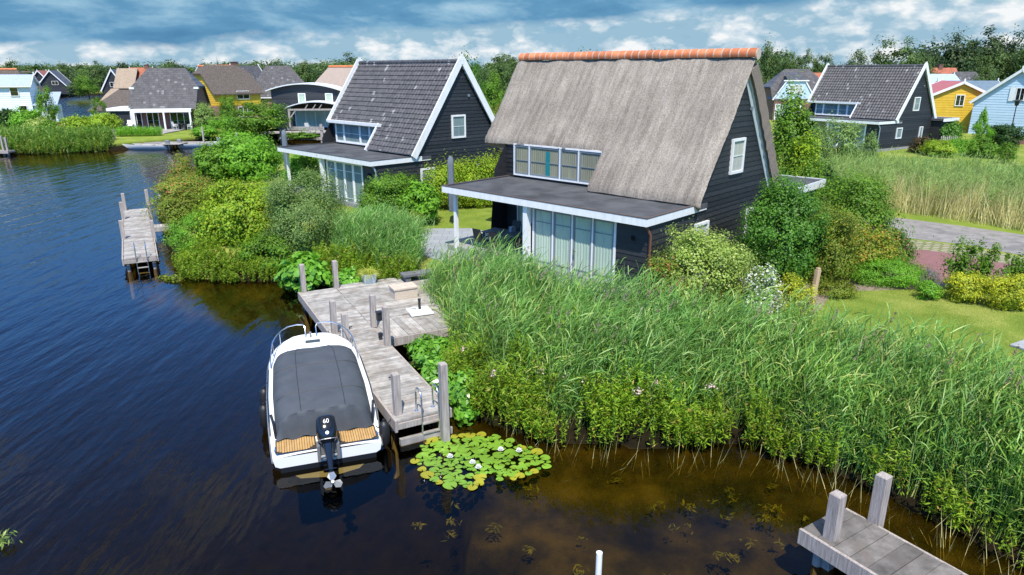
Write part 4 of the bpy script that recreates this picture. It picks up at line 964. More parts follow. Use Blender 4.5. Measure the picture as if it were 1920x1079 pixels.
# wooden stake and white board in front of the rear villa
v = D(1481, 268, 46); m = MB(); H = D(1481, 188, 46).z - v.z; m.loft([[(-.2, -.2, 0), (.2, -.2, 0), (.2, .2, 0), (-.2, .2, 0)], [(-.2, -.2, H * .7), (.2, -.2, H * .7), (.2, .2, H * .7), (-.2, .2, H * .7)], [(-.05, -.12, H), (.1, -.12, H), (.1, .12, H), (-.05, .12, H)]], 0, True)
o = m.build('parasol_bundle', m_post, None); o.location = v; tag(o, 'brown rolled parasol standing beside the white pergola post', 'parasol')
v = D(1489, 262, 47); m = MB(); H = D(1489, 198, 47).z - v.z; m.box(-.17, .17, -.1, .1, 0, H); o = m.build('pergola_post', m_white, None); o.location = v; tag(o, 'thick white post beside the brown rolled parasol', 'post')

# ------------------------------------------------------------------ far houses
def house(name, label, loc, yaw, w, dep, ze, zr, wall, roof, hip=0., zh=None, o=.3, wins=(), chim=(), trim=m_white, cap=None, boards=True, anchor='F'):
    """house with its ridge along local X, front towards local -Y. wins: (face, along, z, width, height, cols)"""
    v_ = Vector((-math.sin(yaw), math.cos(yaw), 0)) * (dep / 2) if anchor == 'F' else Vector((math.cos(yaw), math.sin(yaw), 0)) * (w / 2)   # loc is the foot of the face seen
    h = empty(name, Vector(loc) + v_, yaw, label, 'house'); zh = zr if zh is None else zh; hw, hd = w / 2, dep / 2
    yat = lambda z: hd * (zr - z) / (zr - ze)
    wb = MB()
    if boards:
        for O, U, N_, a, b in (((-hw, -hd, 0), (1, 0, 0), (0, -1, 0), 0, w), ((hw, hd, 0), (-1, 0, 0), (0, 1, 0), 0, w)): clap(wb, O, U, N_, a, b, 0, ze, bh=.3)
        for O, U, N_ in (((-hw, hd, 0), (0, -1, 0), (-1, 0, 0)), ((hw, -hd, 0), (0, 1, 0), (1, 0, 0))):
            clap(wb, O, U, N_, 0, dep, 0, ze, bh=.3); clap(wb, O, U, N_, lambda z: hd - yat(z), lambda z: hd + yat(z), ze, min(zh, zr) - .05, bh=.3)
    wb.box(-hw, hw, -hd, hd, 0, ze)
    for x in (-hw, hw):
        t = min(zh, zr); wb.quad((x, -hd, ze), (x, hd, ze), (x, yat(t), t), (x, -yat(t), t))
    wb.build('wall', wall, h)
    th = .18; ov = o * (zr - ze) / hd; A = hw + o; B = hd + o; zb = ze - ov; rx = A - hip; yh = yat(zh)
    def rr(dz):
        r = MB(); up = Vector((0, 0, dz))
        for s in (-1, 1):
            p = [(-A, s * B, zb), (A, s * B, zb), (A, s * yh, zh), (rx, 0, zr), (-rx, 0, zr), (-A, s * yh, zh)] if hip and zh > ze + .05 else ([(-A, s * B, zb), (A, s * B, zb), (rx, 0, zr), (-rx, 0, zr)])
            r.quad(*[Vector(q) + up for q in p])
        if hip:
            for s in (-1, 1):
                y_ = yh if zh > ze + .05 else B; z_ = zh if zh > ze + .05 else zb
                r.quad(*[Vector(q) + up for q in ((s * A, -y_, z_), (s * A, y_, z_), (s * rx, 0, zr))])
        return r
    r = rr(th); r0 = rr(0); r.add(r0.v, r0.f, 0)
    for s in (-1, 1):
        r.quad((-A, s * B, zb), (A, s * B, zb), (A, s * B, zb + th), (-A, s * B, zb + th))
        if not (hip and zh <= ze + .05):
            for x in (-A, A): r.quad((x, s * B, zb), (x, s * yh, zh), (x, s * yh, zh + th), (x, s * B, zb + th))
    rf = r.build('roof', roof, h)
    t = MB(); dz = th / 2
    if trim:
        if zh > ze + .05:
            for x in (-A - .03, A + .03):
                for s in (-1, 1): t.beam((x, s * (B + .05), zb + dz - .05), (x, s * max(yh, .0), zh + dz), .07, .3)
                if not hip: t.box(x - .06, x + .06, -.08, .08, zr, zr + .55)
        for s in (-1,): t.box(-A, A, s * B - .08, s * B - .002, zb - .06, zb + .12)
        if t.v: t.build('bargeboard', trim, rf)
    if cap: c = MB(); c.tube([(-rx, 0, zr + th), (rx, 0, zr + th)], .22, 10); c.build('ridge_cap', cap, rf)
    for (x, y, hh) in chim: c = MB(); zc = zr - abs(y) * (zr - ze) / hd; c.box(x - .45, x + .45, y - .35, y + .35, zc - .5, zc + hh); c.box(x - .52, x + .52, y - .42, y + .42, zc + hh, zc + hh + .12); c.build('chimney', m_brick, rf)
    for (f, a, z, ww, hh, cols) in wins:
        O, U, N_ = {'F': ((0, -hd - .03, 0), (1, 0, 0), (0, -1, 0)), 'L': ((-hw - .03, 0, 0), (0, -1, 0), (-1, 0, 0)), 'R': ((hw + .03, 0, 0), (0, 1, 0), (1, 0, 0))}[f]
        fr = glazed(h, 'window', O, U, N_, a - ww / 2, a + ww / 2, z, z + hh, cols, (.5,), .09, m_white, None, None, .1, glass=m_glass_dark)
        bk = MB(); O = Vector(O); U = Vector(U); N_ = Vector(N_); q = lambda aa, zz: O + U * aa + N_ * .012 + Vector((0, 0, zz)); bk.quad(q(a - ww / 2 + .05, z + .05), q(a + ww / 2 - .05, z + .05), q(a + ww / 2 - .05, z + hh - .05), q(a - ww / 2 + .05, z + hh - .05)); bk.build('room', m_dark, fr)
    return h
def gx(px, d, z=G0): v = D(px, 135, d); k = D(px, 540, d); p = P(px, 200, z); return Vector((ray_x(px, d, z), d, z))
def ray_x(px, d, z): return (px - 960) / FPX * (d * math.cos(PITCH) + (CAM_H - z) * math.sin(PITCH))
def at(px, d, z=G0): return Vector((ray_x(px, d, z), d, z))
BK = M('old_brick', (.30, .17, .13), (.24, .13, .1), rough=.9, scale=3)
# brick house on the far bank
bh = house('brick_house', 'brick house with broad grey tiled roof and white porch beam on the far bank', at(312, 93.5), R(12), 7.6, 9.0, 3.0, 7.7, m_brick, m_fartile, hip=1.8, zh=5.3, o=.35, boards=False, trim=None,
           wins=(('F', -1.4, .1, 1.5, 2.2, 2), ('F', 2.0, .1, 2.6, 2.2, 3), ('F', -3.4, .1, 1.3, 2.2, 2)))
d = MB(); d.box(-3.5, 3.7, -6.0, -5.8, 2.3, 2.7); d.box(-3.5, 3.7, -5.8, -4.6, 2.67, 2.73); d.build('awning', m_white, bh)
for x in (-4.3, 3.7): d = MB(); d.box(x, x + .6, -2.75, -2.1, 5.15, 5.4); d.build('eave_block', m_white, bh)
for x in (-3.3, .3, 3.5): d = MB(); d.box(x - .1, x + .1, -6.0, -5.8, 0, 2.3); d.build('porch_post', m_white, bh)
d = MB(); d.box(-6.4, -3.85, -5.0, 1, 0, 2.5); d.build('shed', m_black, bh); d = MB(); d.box(-6.7, -3.82, -5.3, 1.1, 2.5, 2.85); d.build('shed_roof', m_white, bh)
c = at(309, 98); terr = MB(); ft = lambda v: (c.x + v[0], c.y + v[1], v[2])
deck(terr, -7.2, 5.4, -11.2, -4.6, 1.0, .2); terr.box(-7.2, 5.4, -11.25, -11.2, .5, .97); o = fbuild(terr, ft, 'plank_terrace', m_wood, None); tag(o, 'grey plank terrace before the brick house on the far bank', 'terrace')
ej, fj = jetty('far bank plank jetty with small boats before the brick house', (at(210, 80.0).x, 79.5, 0), (1, .08), 15.5, 1.2, .5, [(.6, .3, 1.5, -1), (.6, 10.2, 1.7, -1), (.6, 14, 1.0, -1)], pw=.3)
d = MB(); deck(d, -2.5, 0, 6.2, 8.6, .55, .2, along='a'); [None for _ in ()]; fbuild(d, fj, 'gangway', m_wood, ej)
g = at(245, 91.5); chair((g.x, g.y, 1.0), R(20), 'white plastic armchair on the terrace of the brick house', None, m_white, 1.25)
g = at(229, 91); chair((g.x, g.y, 1.0), R(-60), 'dark green garden chair at the end of the brick house terrace', None, M('green_plastic', (.03, .09, .07), rough=.5), 1.2)
for px, lab in ((330, 'white chair left of the table under the brick house porch'), (357, 'white chair right of the table under the brick house porch')):
    g = at(px, 92.4); chair((g.x, g.y, 1.0), R(90 if px < 340 else -90), lab, 'white chairs under the brick house porch', m_white, 1.0)
g = at(344, 92.4); t = empty('porch_table', (g.x, g.y, 1.0), 0, 'small dark table between white chairs under the brick house porch', 'table'); d = MB(); d.box(-.5, .5, -.4, .4, .7, .75); d.build('table_top', m_charcoal, t)
for x in (-.4, .4): d = MB(); d.box(x - .04, x + .04, -.3, .3, 0, .7); d.build('leg', m_charcoal, t)
g = at(252, 91.5, 1.0); e = empty('closed_parasol', g, 0, 'pale folded parasol on the terrace of the brick house', 'parasol')
d = MB(); d.lathe([(.04, 0), (.04, 2.6)], 8); d.build('pole', m_white, e); d = MB(); d.lathe([(.28, .75), (.2, 1.0), (.26, 1.6), (.2, 2.3), (.04, 2.65)], 10); d.build('cover', m_offwhite, e, smooth=True)
def small_boat(loc, rz, L, W, label, hullm, cover=None, motor=True):
    b = empty('rowing_boat', loc, rz, label, 'boat', 'small boats at the far jetty'); hl = MB(); rings = []; inn = []
    for t in np.linspace(0, 1, 12):
        y = t * L; k = W / 2 * (1 - max(0, (t - .45) / .55) ** 2.2 * .96); z = .42 + .2 * t * t
        rings.append([(-k, y, z), (-k * .93, y, .2), (-k * .6, y, -.08), (k * .6, y, -.08), (k * .93, y, .2), (k, y, z)])
        inn.append([(-k * .97, y, z + .005), (-k * .82, y, z + .01), (-k * .72, y, .14), (k * .72, y, .14), (k * .82, y, z + .01), (k * .97, y, z + .005)])
    hl.loft(rings, 0); hl.build('hull', hullm, b, smooth=True); i_ = MB(); i_.loft(inn, 0, cap=False); i_.build('cockpit', m_gel if not cover else cover, b)
    for y in (.3, .58): s = MB(); s.box(-W * .4, W * .4, y * L, y * L + .28, .36, .4); s.build('thwart', m_wood, b)
    if motor: m = MB(); m.box(-.16, .16, -.3, .15, .5, .95); m.box(-.06, .06, -.22, -.05, -.2, .5); m.build('outboard', m_greymetal, b, bevel=.05)
    return b
small_boat((at(305, 77.3).x - 0, 78.2, 0), R(90), 5.6, 1.7, 'low white rowing boat with dark covered humps at the far jetty', m_gel, M('grey_inner', (.4, .38, .35), rough=.8))
small_boat((at(337, 79.6).x, 79.6, 0), R(-82), 4.9, 1.8, 'pale motorboat right of the gangway at the far jetty', m_gel)
small_boat((at(411, 82.0).x, 82.0, 0), R(-80), 3.4, 1.5, 'grey dinghy at the end of the far jetty behind the bush', m_greymetal)
ejl, _ = jetty('short plank jetty with two posts at the left picture edge', (at(-18, 72).x, 71.3, 0), (1, 0), 2.2, 1.0, .5, [(.3, 1.6, 1.5, -1), (.3, 2.0, 1.35, -1)], pw=.3)
# white clapboard house at the left edge
wh = house('clapboard_house', 'white clapboard house with zinc roof at the left picture edge', at(6, 104), R(25), 8.2, 7, 5.4, 6.8, m_wboard, m_zinc, o=.35, wins=(('F', 2.2, 3.9, 1.1, 1.3, 1), ('F', 2.9, .3, 1.1, 2.3, 1)))
d = MB(); d.box(4.2, 7.0, -3.2, 2.5, 0, 2.5); d.build('annex_wall', m_wboard, wh); d = MB(); d.loft([[(4.1, -3.6, 2.5), (7.3, -3.6, 2.5), (7.3, -3.6, 2.65), (4.1, -3.6, 2.65)], [(4.1, 2.6, 4.2), (7.3, 2.6, 4.2), (7.3, 2.6, 4.35), (4.1, 2.6, 4.35)]], 0, True); d.build('annex_roof', m_zinc, wh)
house('thatched_house', 'house with brown thatched hip roof behind the white clapboard house', at(6, 128), R(12), 10, 9, 3.2, 7.6, m_brick, m_farthatch, hip=3.4, zh=3.2, cap=m_orange, boards=False)
# yellow thatched house
yh = house('yellow_house', 'yellow boarded house with dark thatched roof and brick chimney', at(452, 112), R(52), 7.8, 8.2, 4.3, 8.2, m_yellow, m_farthatch, hip=1.6, zh=6.9, o=.4, trim=None, chim=((2.6, .3, .9),),
           wins=(('L', -1.0, 3.7, .7, 1.5, 1), ('L', 1.0, 3.7, .7, 1.5, 1), ('F', .8, 3.2, 2.2, 1.3, 2), ('F', .9, .5, 2.4, 1.6, 3), ('L', 1.6, .1, 1.6, 2.3, 2)))
d = MB(); d.box(-4.85, 4.85, -4.15, 4.15, -.2, 2.3); d.build('brick_base', BK, yh)
house('tiled_house', 'house with steep grey roof and orange edge left of the yellow house', at(374, 120), R(-35), 9, 8, 3.2, 8.1, BK, m_fartile, trim=m_white, cap=m_orange, boards=False)
# modern black house
mh = empty('modern_house', at(584, 99), R(6), 'black boarded house with pale curved roof and timber veranda on the canal', 'house')
d = MB(); clap(d, (-4.4, -3, 0), (1, 0, 0), (0, -1, 0), 0, 8.8, 0, 4.9, bh=.25); clap(d, (-4.4, 3, 0), (0, -1, 0), (-1, 0, 0), 0, 6, 0, 4.9, bh=.25); d.box(-4.4, 4.4, -3, 3, 0, 4.9)
arcp = [(x, 4.9 + .85 * (1 - (x / 4.8) ** 2)) for x in np.linspace(-4.4, 4.4, 13)]; d.add([(x, -3.01, z) for x, z in arcp] + [(4.4, -3.01, 4.85), (-4.4, -3.01, 4.85)], [tuple(range(15))]); d.build('wall', m_black, mh)
d = MB(); pale_roof = M('pale_roof', (.62, .65, .66), (.7, .72, .72), rough=.5, scale=2); d.loft([[(x, -3.6, z), (x, 3.4, z), (x, 3.4, z + .14), (x, -3.6, z + .14)] for x, z in [(x, 4.85 + .92 * (1 - (x / 5) ** 2)) for x in np.linspace(-5, 5, 15)]], 0, True, True); d.build('roof', pale_roof, mh)
for (f, a, z, w_, hh) in (('F', -.4, 3.2, 1.0, 1.4), ('F', 3.2, 3.2, 1.0, 1.4), ('L', -1.2, 3.1, .8, 1.6), ('L', 1.2, 3.1, .8, 1.6)):
    O, U, N_ = {'F': ((0, -3.03, 0), (1, 0, 0), (0, -1, 0)), 'L': ((-4.43, 0, 0), (0, -1, 0), (-1, 0, 0))}[f]; glazed(mh, 'window', O, U, N_, a - w_ / 2, a + w_ / 2, z, z + hh, 1, (), .12, m_white, None, m_curtain, .1)
glazed(mh, 'door', (-1.5, -3.03, 0), (1, 0, 0), (0, -1, 0), 0, 5.4, .1, 2.5, 4, (), .12, m_white, None, m_curtain, .1)
d = MB(); d.loft([[(x, -6.6, z), (x, -3.05, z), (x, -3.05, z + .12), (x, -6.6, z + .12)] for x, z in [(x, 2.75 + .8 * (1 - ((x - 1.8) / 4) ** 2)) for x in np.linspace(-2, 5.6, 13)]], 0, True, True); d.build('veranda_roof', pale_roof, mh)
for x in (-1.6, 5.2):
    d = MB(); d.box(x - .12, x + .12, -6.5, -6.26, 0, 2.7); d.beam((x + (.1 if x < 0 else -.1), -6.38, 1.6), (x + (1.0 if x < 0 else -1.0), -6.38, 2.7), .12, .14); d.build('veranda_post', m_post, mh)
d = MB(); d.beam((-1.6, -6.38, 2.62), (5.2, -6.38, 2.62), .2, .22); [d.beam((x, -6.38, 2.62), (x + .5, -6.38, 3.3), .1, .1) for x in (.4, 1.4, 2.2)]; d.build('veranda_beam', m_post, mh)
d = MB(); d.box(-4.6, 5.6, -10, -3.05, -.15, .0); d.build('veranda_deck', m_wood, mh)
g = at(568, 88.2); chair((g.x, g.y + 2.2, .92), R(180), 'white chair on the veranda of the black house with curved roof', None, m_white, 1.1)
fo = empty('plank_fence', at(567, 85.5, .3), R(-4), 'weathered low plank fence along the water behind the tiled villa', 'fence')
for x in (-2.6, 2.5): d = MB(); d.box(x - .16, x + .16, -.12, .12, -.5, 1.9); d.build('post', m_post, fo)
for z0, z1 in ((1.15, 1.6), (.0, .35)): d = MB(); d.box(-2.9, 2.9, -.17, -.125, z0, z1); d.build('rail', m_wood, fo)
house('hipped_house', 'house with dark grey hipped tile roof behind the curved black house', at(532, 122), R(20), 11, 9.5, 3.4, 8.2, BK, m_fartile, hip=3.8, zh=3.4, boards=False)
house('thatched_house', 'house with pale thatched roof and orange ridge left of the tiled villa gable', at(622, 116), R(-15), 10, 9, 3.3, 8.0, m_black, M('pinkish_thatch', (.36, .28, .23), (.3, .24, .2), rough=.95, scale=3), hip=3, zh=3.3, cap=m_orange, boards=False)
house('orange_house', 'house with half thatched and half orange roof left of the brick house', at(262, 182), R(8), 5, 9, 3.6, 8.2, m_black, m_redtile, chim=((1.4, 0, .8),))
house('thatched_house', 'house with pale sandy thatch beside the orange roofed house', at(237, 180), R(8), 4.4, 8, 3.6, 8.0, m_black, m_palethatch, trim=None, wins=(('F', .3, 1.6, 1.4, 1.3, 2),))
house('gabled_house', 'dark gabled house with white trim left of the sandy thatched house', at(218, 184), R(105), 7, 5.5, 3.0, 7.8, m_black, m_fartile, wins=(('L', 0, 3.6, 1.6, 1.2, 2), ('L', .3, .5, 2.2, 1.6, 2)), anchor='L')
house('gabled_house', 'far dark gable with white trim, the nearer of the pair across the pond', at(101, 245), R(108), 9, 10.5, 1.6, 7.6, m_black, m_fartile, wins=(('L', 1, 3.0, 2.0, 1.3, 2),), o=.5, anchor='L')
house('gabled_house', 'far dark gable with white trim and orange roof slope across the pond', at(79, 247), R(108), 9, 8.5, 2.2, 7.6, m_black, m_redtile, wins=(('L', 0, 2.9, 2.0, 1.3, 2),), o=.5, anchor='L')
house('thatched_house', 'far house with grey thatched roof left of the twin gables', at(62, 258), R(8), 9, 8, 3.2, 7.4, m_black, m_farthatch, trim=None, boards=False)
house('thatched_hut', 'low hut with brown thatched roof at the pond behind the brick house', at(226, 132, .5), R(10), 10.5, 9, .9, 4.3, m_wboard, m_farthatch, hip=4.3, zh=.9, trim=None, boards=False)
house('thatched_hut', 'low hut with freshly pale thatched roof at the far side of the pond', at(210, 146, .5), R(10), 6, 7, .9, 4.2, m_wboard, m_palethatch, hip=2.6, zh=.9, trim=None, boards=False)
house('gabled_house', 'house with white trimmed dark gable behind the thatch of the yellow house', at(489, 150), R(70), 8, 6, 4, 8.4, m_black, m_fartile)
# right side
rbh = house('brick_house', 'red brick house with pale blue gable and dark half hipped roof', at(1498, 112), R(-6), 8.5, 9, 3.3, 7.6, m_brick, m_fartile, hip=2.6, zh=4.8, boards=False, trim=None, wins=(('F', .9, .9, 1.0, 1.5, 1),))
d = MB(); d.add([(-4.2, -4.75, 3.3), (1.8, -4.75, 3.3), (.2, -4.75, 5.9), (-2.6, -4.75, 5.9)], [(0, 1, 2, 3)]); d.add([(-4.2, -4.75, 3.3), (1.8, -4.75, 3.3), (.2, -4.75, 5.9), (-2.6, -4.75, 5.9), (-4.2, -2.5, 3.3), (1.8, -2.5, 3.3), (.2, -2.5, 5.9), (-2.6, -2.5, 5.9)], [(0, 4, 7, 3), (1, 5, 6, 2)]); d.box(-4.2, 1.8, -4.74, -4.3, 0, 3.3, 1); d.build('gable_bay', [m_lblue, m_brick], rbh)
d = MB(); d.beam((-4.5, -4.85, 3.1), (-2.6, -4.85, 6.0), .1, .18); d.beam((2.1, -4.85, 3.1), (.2, -4.85, 6.0), .1, .18); d.box(-3.1, .7, -5.0, -4.6, 5.95, 6.12); d.add([(-4.5, -4.9, 3.2), (-2.6, -4.9, 6.1), (-2.6, -1, 6.1), (-4.5, -1, 3.2)], [(0, 1, 2, 3)], 1); d.add([(2.1, -4.9, 3.2), (.2, -4.9, 6.1), (.2, -1, 6.1), (2.1, -1, 3.2)], [(0, 1, 2, 3)], 1); d.add([(-2.6, -4.9, 6.12), (.2, -4.9, 6.12), (-.2, -1.5, 7.3), (-2.2, -1.5, 7.3)], [(0, 1, 2, 3)], 1); d.build('gable_trim', [m_white, m_fartile], rbh)
glazed(rbh, 'window', (-1.2, -4.77, 0), (1, 0, 0), (0, -1, 0), -1.0, 1.0, 4.1, 5.4, 2, (), .12, m_white, None, m_offwhite, .1); glazed(rbh, 'door', (-3, -4.77, 0), (1, 0, 0), (0, -1, 0), -1.0, 1.8, .1, 2.5, 3, (), .1, m_white, None, m_curtain, .1)
yr = house('yellow_house', 'mustard yellow boarded house with red roof and white trim', at(1790, 90), R(68), 15, 7.2, 4.3, 6.0, m_yellow, m_redsheet, o=.3, wins=(('L', -.1, 3.2, 1.0, 1.4, 2), ('L', 2.7, .9, .9, .9, 1)), anchor='L')
house('slate_house', 'low house with slate blue roof between the yellow and pale blue houses', at(1826, 106), R(4), 9, 6, 3.9, 5.9, m_lblue, m_bluesheet, trim=m_white)
bl = house('pale_blue_house', 'pale blue boarded house with red roof and shuttered window', at(1893, 84), R(38), 9, 9.0, 3.9, 7.5, m_lblue, m_redsheet, o=.3, wins=(('L', .2, 4.1, .95, 1.5, 2),), anchor='L')
for s in (-1, 1): d = MB(); d.box(-4.62, -4.53, -.2 + s * .8 - .3, -.2 + s * .8 + .3, 4.05, 5.65); d.build('shutter', m_white, bl)
d = MB(); d.box(-4.58, -4.53, -3.6, -1.4, 0, 2.5); d.build('garage_door', M('garage_grey', (.3, .36, .42), rough=.5), bl)
house('red_roof_house', 'far house with orange red tile roof under the dark trees', at(1765, 150), R(6), 9, 8, 3, 8.0, BK, m_redtile, boards=False, chim=((1, 0, .8),), trim=None)
house('dark_roof_house', 'dark hipped roof house right of the orange red roof', at(1815, 128), R(-10), 8, 9, 3.2, 7.2, m_black, m_fartile, hip=2.5, zh=3.2, boards=False, trim=None)
house('red_roof_house', 'sliver of a far house with orange roof behind the brick blue gabled house', at(1536, 138), R(0), 6, 8, 3, 7.0, BK, m_redtile, boards=False, trim=None)
house('small_gable_house', 'small black gable with pale blue roof behind the yellow house', at(1760, 128), R(10), 8, 6, 4.6, 6.8, m_black, m_zinc, trim=m_white)
# lamp and railing by the pale blue house
g = at(1893, 82); sl_ = empty('street_lamp', g, 0, 'slim dark lamp post before the pale blue house', 'street lamp'); d = MB(); d.lathe([(.07, 0), (.05, 3.6)], 8); d.build('pole', m_charcoal, sl_, smooth=True)
d = MB(); d.lathe([(.06, 3.55), (.2, 3.7), (.26, 4.1), (.5, 4.12), (.5, 4.18), (.05, 4.3)], 12); d.build('lamp_head', m_charcoal, sl_, smooth=True)
g = at(1912, 74); fe = empty('iron_fence', g, R(-8), 'dark iron railing on a low brick wall at the right picture edge', 'fence'); d = MB(); d.box(-1.2, 3.5, -.15, .15, 0, .6); d.build('low_wall', m_brick, fe)
for k in range(7): d = MB(); d.box(-1.1 + k * .7, -1.02 + k * .7, -.04, .04, .6, 1.7); d.build('bar', m_charcoal, fe)
g = at(1776, 70); fe = empty('picket_fence', g, R(-5), 'short grey picket fence among the shrubs by the rear villa', 'fence')
for k in range(9): d = MB(); d.box(-.8 + k * .19, -.68 + k * .19, -.02, .02, 0, 1.2 + .08 * math.sin(k * 2)); d.build('picket', m_wood, fe)
d = MB(); d.box(-.85, .85, .022, .05, .8, .9); d.build('rail', m_wood, fe)
# fence pickets showing over the hedge between the villas
g = P(905, 389, G0); fe = empty('paling_fence', g, R(47), 'tan wooden paling fence showing behind the hedge beside the thatched villa', 'fence')
for k in range(7): d = MB(); d.box(-.05 + k * .0, .05, -3 + k * .95, -2.9 + k * .95, 0, 1.55); d.build('paling', m_postnew, fe)
d = MB(); d.box(.055, .09, -3.1, 3, 1.2, 1.28); d.build('rail', m_postnew, fe)

# ------------------------------------------------------------------ vegetation
LM = {}
def lm(name, *a, **k):
    if name not in LM: LM[name] = leafm(name, *a, **k)
    return LM[name]
lf_lime = lm('lime_leaves', (.12, .20, .012), (.25, .30, .025), c3=(.33, .28, .03), f3=.07)
lf_mid = lm('mid_green_leaves', (.06, .125, .012), (.13, .21, .022))
lf_dark = lm('dark_green_leaves', (.042, .112, .013), (.092, .185, .023), spec=.35)
lf_deep = lm('deep_green_leaves', (.012, .034, .008), (.032, .07, .013))
lf_grey = lm('grey_green_leaves', (.085, .14, .035), (.17, .22, .075), spec=.4)
lf_olive = lm('olive_leaves', (.08, .11, .012), (.17, .19, .025), c3=(.26, .16, .04), f3=.06)
lf_red = lm('reddish_leaves', (.10, .15, .018), (.20, .22, .03), c3=(.34, .11, .06), f3=.16)
lf_pale = lm('pale_leaves', (.16, .22, .04), (.27, .30, .09), c3=(.42, .4, .2), f3=.12)
lf_yellow = lm('yellow_flowering_leaves', (.17, .21, .02), (.30, .30, .03), c3=(.44, .38, .03), f3=.35)
lf_white = lm('white_flowering_leaves', (.10, .17, .03), (.2, .26, .07), c3=(.72, .7, .56), f3=.42)
lf_fresh = lm('fresh_green_leaves', (.085, .19, .015), (.16, .29, .03))
lf_glossy = lm('glossy_waterside_leaves', (.09, .21, .02), (.18, .33, .045), spec=.6, rough=.32)
lf_reed = lm('reed_leaves', (.062, .145, .032), (.165, .265, .078), trans=.3, c3=(.30, .36, .16), f3=.15)
lf_reedy = lm('yellow_reed_leaves', (.075, .148, .024), (.175, .255, .052), trans=.3, c3=(.34, .32, .12), f3=.12)
lf_reed2 = lm('distant_reed_leaves', (.12, .185, .05), (.23, .275, .10))
lf_straw = lm('straw_stalks', (.36, .28, .15), (.52, .42, .25), trans=.15)
lf_herb = lm('waterside_herb_leaves', (.09, .165, .012), (.235, .29, .03), c3=(.32, .2, .06), f3=.05)
lf_far = lm('far_tree_leaves', (.048, .098, .022), (.105, .165, .036), trans=.25)
lf_fard = lm('far_dark_leaves', (.026, .055, .018), (.062, .105, .026), trans=.25)
def crown_pts(n, rad, ncl, cr, zmin=-.35, hollow=.55, lob=.22, seed=0):
    g = np.random.default_rng(seed); d = nrm(g.normal(size=(ncl, 3))); d[:, 2] = np.where(d[:, 2] < zmin, -d[:, 2] * .6, d[:, 2]); d = nrm(d)
    r = g.uniform(hollow, 1.0, (ncl, 1)) ** .7 * (1 + lob * np.sin(d[:, :1] * 4 + seed) * np.cos(d[:, 1:2] * 3.3 + d[:, 2:] * 2.7 + seed * 2))
    c = d * r; k = g.integers(0, ncl, n); sz = g.uniform(.6, 1.35, ncl)[k][:, None]
    off = g.normal(size=(n, 3)) * cr * sz; off[:, 2] *= .75
    p = (c[k] + off) * np.asarray(rad)
    nr_ = nrm(off / cr * .7 + c[k] * 1.3 + np.array([0, 0, .7]) + g.normal(size=(n, 3)) * .6)
    return p, nr_
def bush(name, label, px, d, z0, w, top, dep=None, n=9000, leaf=(.085, .05), m=None, ncl=70, cr=.17, cat='shrub', group=None, stems=0, zm=-.15, seed=None, hollow=.5, base=None):
    zm = -.85 if zm > -.5 else zm; w = w * .88
    """shrub at forward distance d under pixel column px, w pixels wide, crown top at pixel row top"""
    seed = seed if seed is not None else int(px * 7 + top); n = int(n * 1.2); r = w / 2 / FPX * (d * .9535 + 2.2); c = at(px, d, z0); H = max(.35, D(px, top, d).z - z0)
    dep = dep or r; nlow = H * .46
    p, nn = crown_pts(n, (r, dep, H * .56), ncl, cr, zm, hollow, seed=seed); p[:, 2] += nlow; keep = p[:, 2] > .02; p = p[keep]; nn = nn[keep]
    g = np.random.default_rng(seed + 5); ks = 26 if n > 4500 else 8; a = g.uniform(0, 6.28, ks); e_ = g.uniform(.1, 1.3, ks); u = np.stack([np.cos(a) * np.cos(e_), np.sin(a) * np.cos(e_), np.sin(e_)], 1)
    root = u * np.array([r * .85, dep * .85, H * .48]) + np.array([0, 0, nlow]); tipd = nrm(u + np.array([0, 0, .7])); sl_ = g.uniform(.12, .34, ks) * max(r, .5 * H)
    tt = np.tile(np.linspace(0, 1, 16), ks); kk = np.repeat(np.arange(ks), 16); sp2 = root[kk] + tipd[kk] * (tt * sl_[kk])[:, None] + g.normal(size=(len(kk), 3)) * leaf[0] * .45; p = np.concatenate([p, sp2]); nn = np.concatenate([nn, u[kk] + g.normal(size=(len(kk), 3)) * .6])
    V, F = leaf_quads(p, nn, leaf[0], leaf[1]); parts = [(V, F, 0)]; mats = [m]
    mb = MB(); ns = stems or 4
    for k in range(ns):
        a = 6.28 * k / ns + seed; q = Vector((math.cos(a) * r * .45, math.sin(a) * dep * .45, H * .72)); mb.tube([(math.cos(a) * .06, math.sin(a) * .06, -.3), q * .45 + Vector((0, 0, H * .12)), q], [.035, .025, .01], 5, cap=False)
    parts.append((np.array(mb.v), np.array(mb.f), 1)); mats.append(m_bark)
    V, F, mi = join(parts); o = npmesh(name, V, F, mats, None, mi); o.location = c; tag(o, label, cat, group); return o
# canal-side shrubs on the near land
def near(px, py, z=.7): return P(px, py, z).y
bush('shrub', 'large round grey green shrub behind the jetty, tallest of the waterside clump', 578, 29.5, .5, 158, 330, 1.9, 34000, (.085, .04), lf_grey, 170, .13, 'shrub')
bush('shrub', 'bright lime green shrub at the water left of the grey green shrub', 462, 31, .3, 178, 348, 2.0, 30000, (.12, .075), lf_lime, 120, .14)
bush('shrub', 'soft light green herb thicket at the water edge with dry reddish stalks', 388, 30.8, .0, 120, 398, 1.6, 20000, (.10, .03), lf_fresh, 120, .14)
bush('shrub', 'dark understorey shrub filling the foot of the grey green shrub above the water', 520, 28.6, .1, 130, 440, 1.1, 13000, (.11, .065), lf_mid, 70, .15)
bush('shrub', 'reddish tinged shrub leaning over the canal beyond the lime green shrub', 356, 38.5, .2, 118, 328, 2.4, 16000, (.12, .06), lf_red, 100, .15)
bush('shrub', 'low green shrub at the canal edge behind the side gangway', 345, 36.0, .0, 80, 365, 1.3, 8000, (.11, .06), lf_olive, 60, .16)
